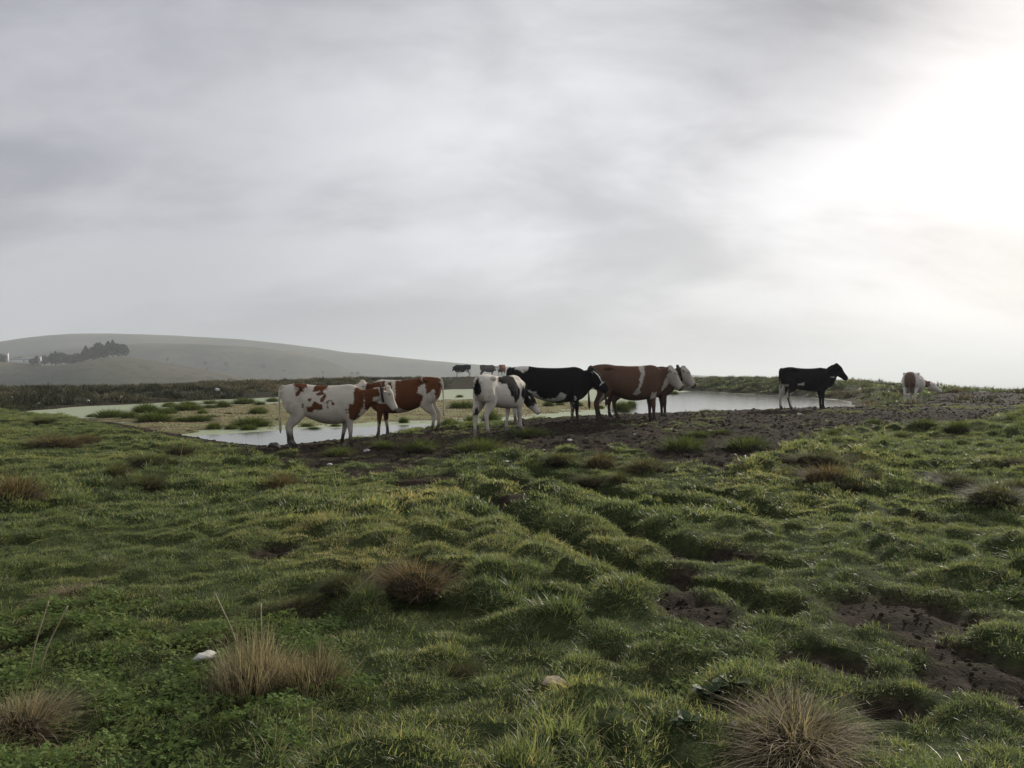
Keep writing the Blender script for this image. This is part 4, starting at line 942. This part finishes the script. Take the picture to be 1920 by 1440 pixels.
TP = {'dry': [tussock_mesh('straw_tussock', 2200, rt, TM['dry'], 1.35, 1.05, .0065) for _ in range(2)], 'rus': [tussock_mesh('russet_tussock', 1200, rt, TM['rus'], 1.1, .8, .008) for _ in range(3)],
      'oli': [tussock_mesh('olive_tussock', 1200, rt, TM['oli'], 1.1, .8, .008) for _ in range(3)], 'grn': [tussock_mesh('green_tussock', 1000, rt, TM['grn'], 1.1, .55, .010) for _ in range(3)],
      'upr': [tussock_mesh('upright_straw_tussock', 1300, rt, TM['dry'], .55, .45, .0062, .45, .42) for _ in range(2)], 'pond': [tussock_mesh('sedge_tussock', 1100, rt, TM['grn'], 1.15, .55, .020, .6, .40) for _ in range(4)]}
MOUND = [mound_mesh(rt, M_MOUND) for _ in range(2)]
cnt = [0]
def tussock(px, py, wpx, hpx, kind, label, group=None, pond=False, sink=0.0):
    if pond:
        x, y = at_z(px, py); z = max(gz(x, y), 0.0) - .01
    else: x, y, z = gpix(px, py - hpx * .12)
    W_ = wpx / F * y * 1.0; Hh = hpx / F * y
    cnt[0] += 1; pr = TP[kind]; me = pr[cnt[0] % len(pr)]
    e = bpy.data.objects.new('grass_tussock', None); COL.objects.link(e); e.location = (x, y, z - .01)
    e.scale = (W_ * 1.02, W_ * 1.02, max(.40 * W_, Hh * ((2.0 if kind != 'oli' else 1.6) if not pond else 2.8))); e.rotation_euler = (0, 0, random.random() * 6.28)
    obj('blades', me, parent=e); obj('root_mound', MOUND[cnt[0] % 2], parent=e)
    return tag(e, label, 'grass tussock', group)
G1 = 'tussocks on the pasture'
tussock(1490, 1432, 250, 150, 'dry', 'large flattened straw tussock beside bare trodden soil')
tussock(475, 1322, 165, 145, 'upr', 'upright straw coloured tussock with the pale rock at its foot')
tussock(582, 1304, 130, 92, 'upr', 'smaller straw tussock leaning against the upright straw one')
tussock(778, 1110, 122, 78, 'rus', 'rounded brown tussock standing on a patch of bare soil')
tussock(35, 1395, 150, 130, 'dry', 'straw tussock spreading over the clover')
tussock(560, 1155, 110, 60, 'oli', 'olive tussock between the upright straw and the rounded brown ones')
tussock(640, 1108, 90, 50, 'oli', 'low olive tussock touching the bare soil of the rounded brown one')
tussock(130, 1125, 90, 34, 'dry', 'low straw tuft over the clover with a green tuft beside it')
def tset(kind, rows):
    for px, py, w_, h_, label, group in rows: tussock(px, py, w_, h_, kind, label, group)
tset('rus', ((28, 950, 110, 78, 'broad russet tussock beside the clover, tallest of the russet ones', None), (108, 842, 88, 38, 'wide russet tussock near the pond with a small russet one at its side', None),
    (165, 832, 44, 24, 'small russet tussock at the side of a wider one near the pond', None), (1556, 912, 92, 56, 'rounded russet tussock among dark olive ones', None),
    (526, 920, 76, 42, 'russet tussock alone in short grass in front of the flecked white cow', None), (1126, 880, 58, 44, 'upright russet tussock between olive ones below the big black cow', None)))
O1 = 'olive tussocks round the rounded russet one'; O2 = 'olive tussocks by the dry stalks'; O3 = 'olive tussocks below the bulls'; O4 = 'olive tussocks on the slope below the mud'
tset('oli', [(a, b, c, d, 'dark olive tussock crowding round the rounded russet one', O1) for a, b, c, d in ((1640, 905, 62, 40), (1605, 920, 46, 28), (1480, 872, 52, 28), (1590, 845, 50, 24), (1612, 872, 60, 34))]
   + [(1535, 872, 84, 40, 'broad dark olive tussock just behind the rounded russet one', O1), (275, 918, 104, 46, 'broad olive tussock in front of the cluster by the dry stalks', O2), (220, 895, 58, 42, 'brownish olive tussock beside the broad olive one', O2),
      (282, 873, 74, 36, 'olive tussock in the middle of the cluster by the dry stalks', O2), (340, 858, 60, 40, 'dark olive tussock with thin dry stalks beside it', O2), (86, 798, 50, 20, 'low olive tussock on the grass edge by the scummy end of the pond', None),
      (1211, 890, 92, 50, 'broad olive tussock below the brown bulls', O3)] + [(a, b, c, d, 'small olive tussock below the big black cow and the bulls', O3) for a, b, c, d in ((1111, 912, 62, 34), (1163, 908, 52, 36), (1049, 872, 62, 38))]
   + [(1866, 945, 104, 60, 'broad dark olive tussock, largest on the slope below the mud', O4)] + [(a, b, c, d, 'dark olive tussock on the slope below the mud and the brown rumped cow', O4) for a, b, c, d in ((1800, 915, 74, 42), (1911, 928, 62, 48), (1774, 902, 50, 30), (1905, 876, 70, 30))]
   + [(430, 1210, 60, 36, 'small olive tuft behind the upright straw tussock', None), (855, 1268, 70, 44, 'lone olive tuft in short grass by the flat tan stone', None)])
S1 = 'tussocks on the muddy shore'
tset('grn', [(1280, 850, 78, 42, 'broad green tussock at the edge of the mud below the bulls', S1), (1402, 850, 84, 38, 'broad green tussock at the edge of the mud towards the lone black cow', S1), (720, 842, 48, 22, 'small green tussock at the front feet of the brown and white cow', S1),
   (788, 848, 64, 30, 'green tussock on bare soil below the brown and white cow', S1), (636, 858, 62, 26, 'low green tussock on bare soil below the flecked white cow', S1), (900, 852, 96, 38, 'broad green tussock in front of the young white and black cow', S1),
   (995, 822, 62, 22, 'low green tussock beside the front feet of the young cow', S1)] + [(a, b, c, d, 'little green tussock on the wide mud below the lone black cow', S1) for a, b, c, d in ((1350, 815, 40, 14), (1310, 820, 40, 18), (1560, 818, 40, 16))]
   + [(a, b, c, d, 'green tussock on the mud below the brown rumped cow', S1) for a, b, c, d in ((1797, 812, 48, 28), (1730, 806, 58, 24), (1638, 796, 38, 15), (1902, 792, 42, 18), (1690, 822, 40, 16))])
PT = [(0, 600, 3.692, q) for q in ((770, 675, 170, 60), (900, 683, 100, 50), (1010, 640, 170, 60), (1070, 705, 210, 70), (1170, 600, 90, 35), (1290, 628, 190, 55), (1305, 588, 90, 28), (1455, 580, 80, 28), (1380, 705, 150, 50), (1258, 704, 80, 32), (1400, 650, 70, 28), (1545, 606, 90, 50),
      (1690, 580, 150, 45), (1800, 590, 60, 28), (1885, 566, 60, 26), (1785, 650, 115, 50), (1480, 755, 95, 52), (1600, 755, 90, 36), (1720, 760, 100, 42), (1740, 735, 220, 60), (455, 658, 40, 8), (1455, 612, 80, 30), (1150, 650, 140, 40), (640, 670, 70, 24), (1465, 672, 60, 16), (1580, 652, 40, 14), (1310, 772, 50, 12))]
PT += [(820, 660, 6.0, q) for q in ((285, 635, 240, 80), (250, 510, 80, 32), (370, 800, 130, 90), (600, 800, 200, 150), (685, 822, 120, 70), (1250, 612, 110, 60), (1380, 602, 100, 45), (1580, 615, 100, 52), (150, 838, 230, 95))]
PT += [(1060, 660, 6.4, q) for q in ((150, 655, 120, 52), (410, 680, 100, 48), (670, 710, 190, 125), (790, 660, 115, 82), (1300, 505, 100, 42))]
PT += [(500, 670, 5.333, q) for q in ((60, 442, 110, 42), (1370, 655, 85, 62), (400, 692, 100, 42), (1890, 502, 80, 52), (470, 715, 110, 26), (690, 690, 90, 34), (110, 630, 50, 20))]
for ox, oy, sc_, (u, v, w_, h_) in PT:
    big = w_ / sc_ > 27; qx_, qy_ = ox + u / sc_, oy + v / sc_
    if qx_ < 330: where = 'in the scummy end of the pond'
    elif qx_ < 520: where = 'in the bog behind the tail of the flecked white cow'
    elif qx_ < 800: where = 'in the bog beyond the flecked and the brown and white cow'
    elif qx_ < 990: where = 'in the bog behind the young white and black cow'
    elif qx_ < 1130: where = 'in the bog beyond the big black cow'
    else: where = 'by the open water beyond the bulls'
    lab, gr = ('broad ' if big else 'small ') + 'green sedge tussock ' + where, 'sedge tussocks ' + where
    tussock(ox + u / sc_, oy + v / sc_, w_ / sc_, h_ / sc_, 'pond', lab, gr, pond=True)

# ------------------------------------------------------------------ stones, stalks, small plants
M_STONE = mat_simple('limestone', (0.36, 0.34, 0.30), (0.62, 0.60, 0.55), 9, .85, .2, .6)
M_PALEST = mat_simple('pale_stone', (0.60, 0.60, 0.56), (0.82, 0.82, 0.78), 9, .8, .2, .5)
M_TAN = mat_simple('tan_stone', (0.22, 0.18, 0.13), (0.36, 0.30, 0.22), 12, .9, .15, .6)
M_DST = mat_simple('dark_stone', (0.02, 0.018, 0.016), (0.06, 0.055, 0.05), 10, .8, .3, .6)
def stone(px, py, wpx, mat, label, group=None, squash=.55, water=False, lift=0.0):
    if water: x, y = at_z(px, py); z = max(0, gz(x, y))
    else: x, y, z = gpix(px, py)
    s_ = wpx / F * y / 2
    o = obj('stone', lump('stone', rt, mat, s_, 3, squash), loc=(x, y, z + s_ * .12 + lift), rot=(0, 0, random.random() * 6.28))
    for p in o.data.polygons: p.use_smooth = True
    return tag(o, label, 'stone', group)
stone(381, 1252, 36, M_STONE, 'pale rough rock lying in the clover by a straw tussock', squash=.38, lift=.05)
stone(1036, 1284, 44, M_TAN, 'flat tan stone sunk in the foreground grass', squash=.28)
stone(1068, 827, 8, M_PALEST, 'small white stone lying on the mud below the black cow')
stone(513, 838, 20, M_DST, 'dark stone at the water edge behind the white cow', squash=.7)
stone(688, 846, 11, M_STONE, 'pale stone on the soil in front of the flecked cow')
stone(1380, 1362, 14, M_PALEST, 'little white stone beside the large flattened straw tussock')
stone(407, 734, 9, M_PALEST, 'white rock on the scrubby bank beyond the pond', squash=1.0)
for px, py, w_ in ((195, 749, 6), (226, 745, 7), (60, 764, 8), (72, 757, 6), (165, 752, 5), (20, 745, 7)):
    stone(px, py, w_, M_STONE, 'small pale rock on the dark bank beyond the pond', 'rocks on the far bank')
for px, py, w_ in ((1331, 809, 7), (1258, 806, 6), (1190, 815, 5), (1672, 772, 5), (1730, 768, 6), (1500, 779, 9), (617, 872, 9), (950, 868, 8), (1700, 741, 7), (1560, 764, 6), (1645, 789, 6), (1020, 845, 5)):
    stone(px, py, w_, M_STONE, 'small stone half trodden into the muddy shore', 'stones on the muddy shore')
M_STALK = mat_simple('dry_stalk', (0.18, 0.15, 0.08), (0.30, 0.25, 0.16), 20, .7, .3)
def stalk(px, py, hpx, leanx, label):
    x, y, z = gpix(px, py); h = hpx / F * y; B = Body(); lx = leanx / F * y
    B.tube([(0, 0, -.02, .001, .001), (lx * .35, .02, h * .4, .0009, .0009), (lx * .75, .05, h * .78, .001, .001), (lx, .07, h, .0007, .0007)], n=3, m=5)
    o = obj('grass_stalk', mesh_np('grass_stalk', np.vstack(B.V), [B.F, B.T]), M_STALK, loc=(x, y, z)); tag(o, label, 'grass stalk', 'dry grass stalks')
    S = Body(); S.tube([(lx * .93, .065, h * .93, .003, .003), (lx * .97, .068, h * .97, .006, .006), (lx * 1.04, .072, h * 1.03, .001, .001)], n=2, m=5)
    obj('seed_head', mesh_np('seed_head', np.vstack(S.V), [S.F, S.T]), M_STALK, o)
for px, py, h_, lx in ((450, 1225, 105, -58), (490, 1235, 90, -10), (68, 1262, 112, 40), (50, 1265, 125, 22), (335, 880, 46, 4), (352, 880, 40, 14), (640, 1140, 55, 55), (1045, 945, 35, -6)):
    stalk(px, py, h_, lx, 'thin dry grass stalk ' + ('over the clover by the spreading straw tussock' if px < 100 else 'by the dark olive tussock near the pond' if px < 400 and py < 1000 else 'at the upright straw tussock' if px < 620 else 'reaching from the low olive tussock' if px < 700 else 'alone in the grass below the big black cow'))
# broad-leaved grey plant by the straw tussock
M_BROAD = mat_blade('broad_leaves', [(0, (0.03, 0.05, 0.022)), (.5, (0.06, 0.09, 0.04)), (1, (0.11, 0.14, 0.08))], inst=False, trans=.25, rough=.6, spec=.15)
def broad_plant(px, py, n, size, label):
    x, y, z = gpix(px, py); r = rt; e = bpy.data.objects.new('broad_leaved_plant', None); COL.objects.link(e); e.location = (x, y, z)
    for k_ in range(n):
        a = k_ * 2.4 + r.random(); L = size * (.6 + .5 * r.random()); le = .7 + .5 * r.random(); V = []; A = []
        for i, tt in enumerate(np.linspace(0, 1, 6)):
            wd = L * .30 * math.sin(math.pi * min(1, .12 + tt * .9)) ** .8; ho = L * tt * math.sin(le); zz = L * (tt * math.cos(le) * 1.1 - .35 * tt * tt) + .01
            for s_ in (-1, 0, 1): V.append((ho * math.cos(a) - s_ * wd * math.sin(a), ho * math.sin(a) + s_ * wd * math.cos(a), zz + abs(s_) * wd * .25)); A.append(r.random() * .3 + .3)
        Fq = [(i * 3 + j, i * 3 + j + 1, i * 3 + j + 4, i * 3 + j + 3) for i in range(5) for j in range(2)]
        obj('leaf', mesh_np('leaf', V, [Fq], {'rnd': A, 'h': np.zeros(len(V))}), M_BROAD, e)
    return tag(e, label, 'plant', None)
broad_plant(1330, 1318, 22, .115, 'broad grey leaved weed beside the large flattened straw tussock')
broad_plant(1375, 1296, 20, .11, 'broad grey leaved weed behind the large flattened straw tussock')
broad_plant(1290, 1365, 14, .08, 'small broad leaved weed on shaded soil in front of the grey weeds')

# ------------------------------------------------------------------ haze
me = box_me('haze', -9500, 9500, -3000, 13000, -125.5, 74.0)
m, t = new_mat('haze_air')
pv = t.n('ShaderNodeVolumePrincipled', {'Color': (0.88, 0.93, 0.97), 'Density': 0.00033, 'Anisotropy': 0.2})
t.n('ShaderNodeOutputMaterial', {'Volume': pv})
tag(obj('haze', me, m), 'pale morning haze in the air over the pasture', kind='stuff')
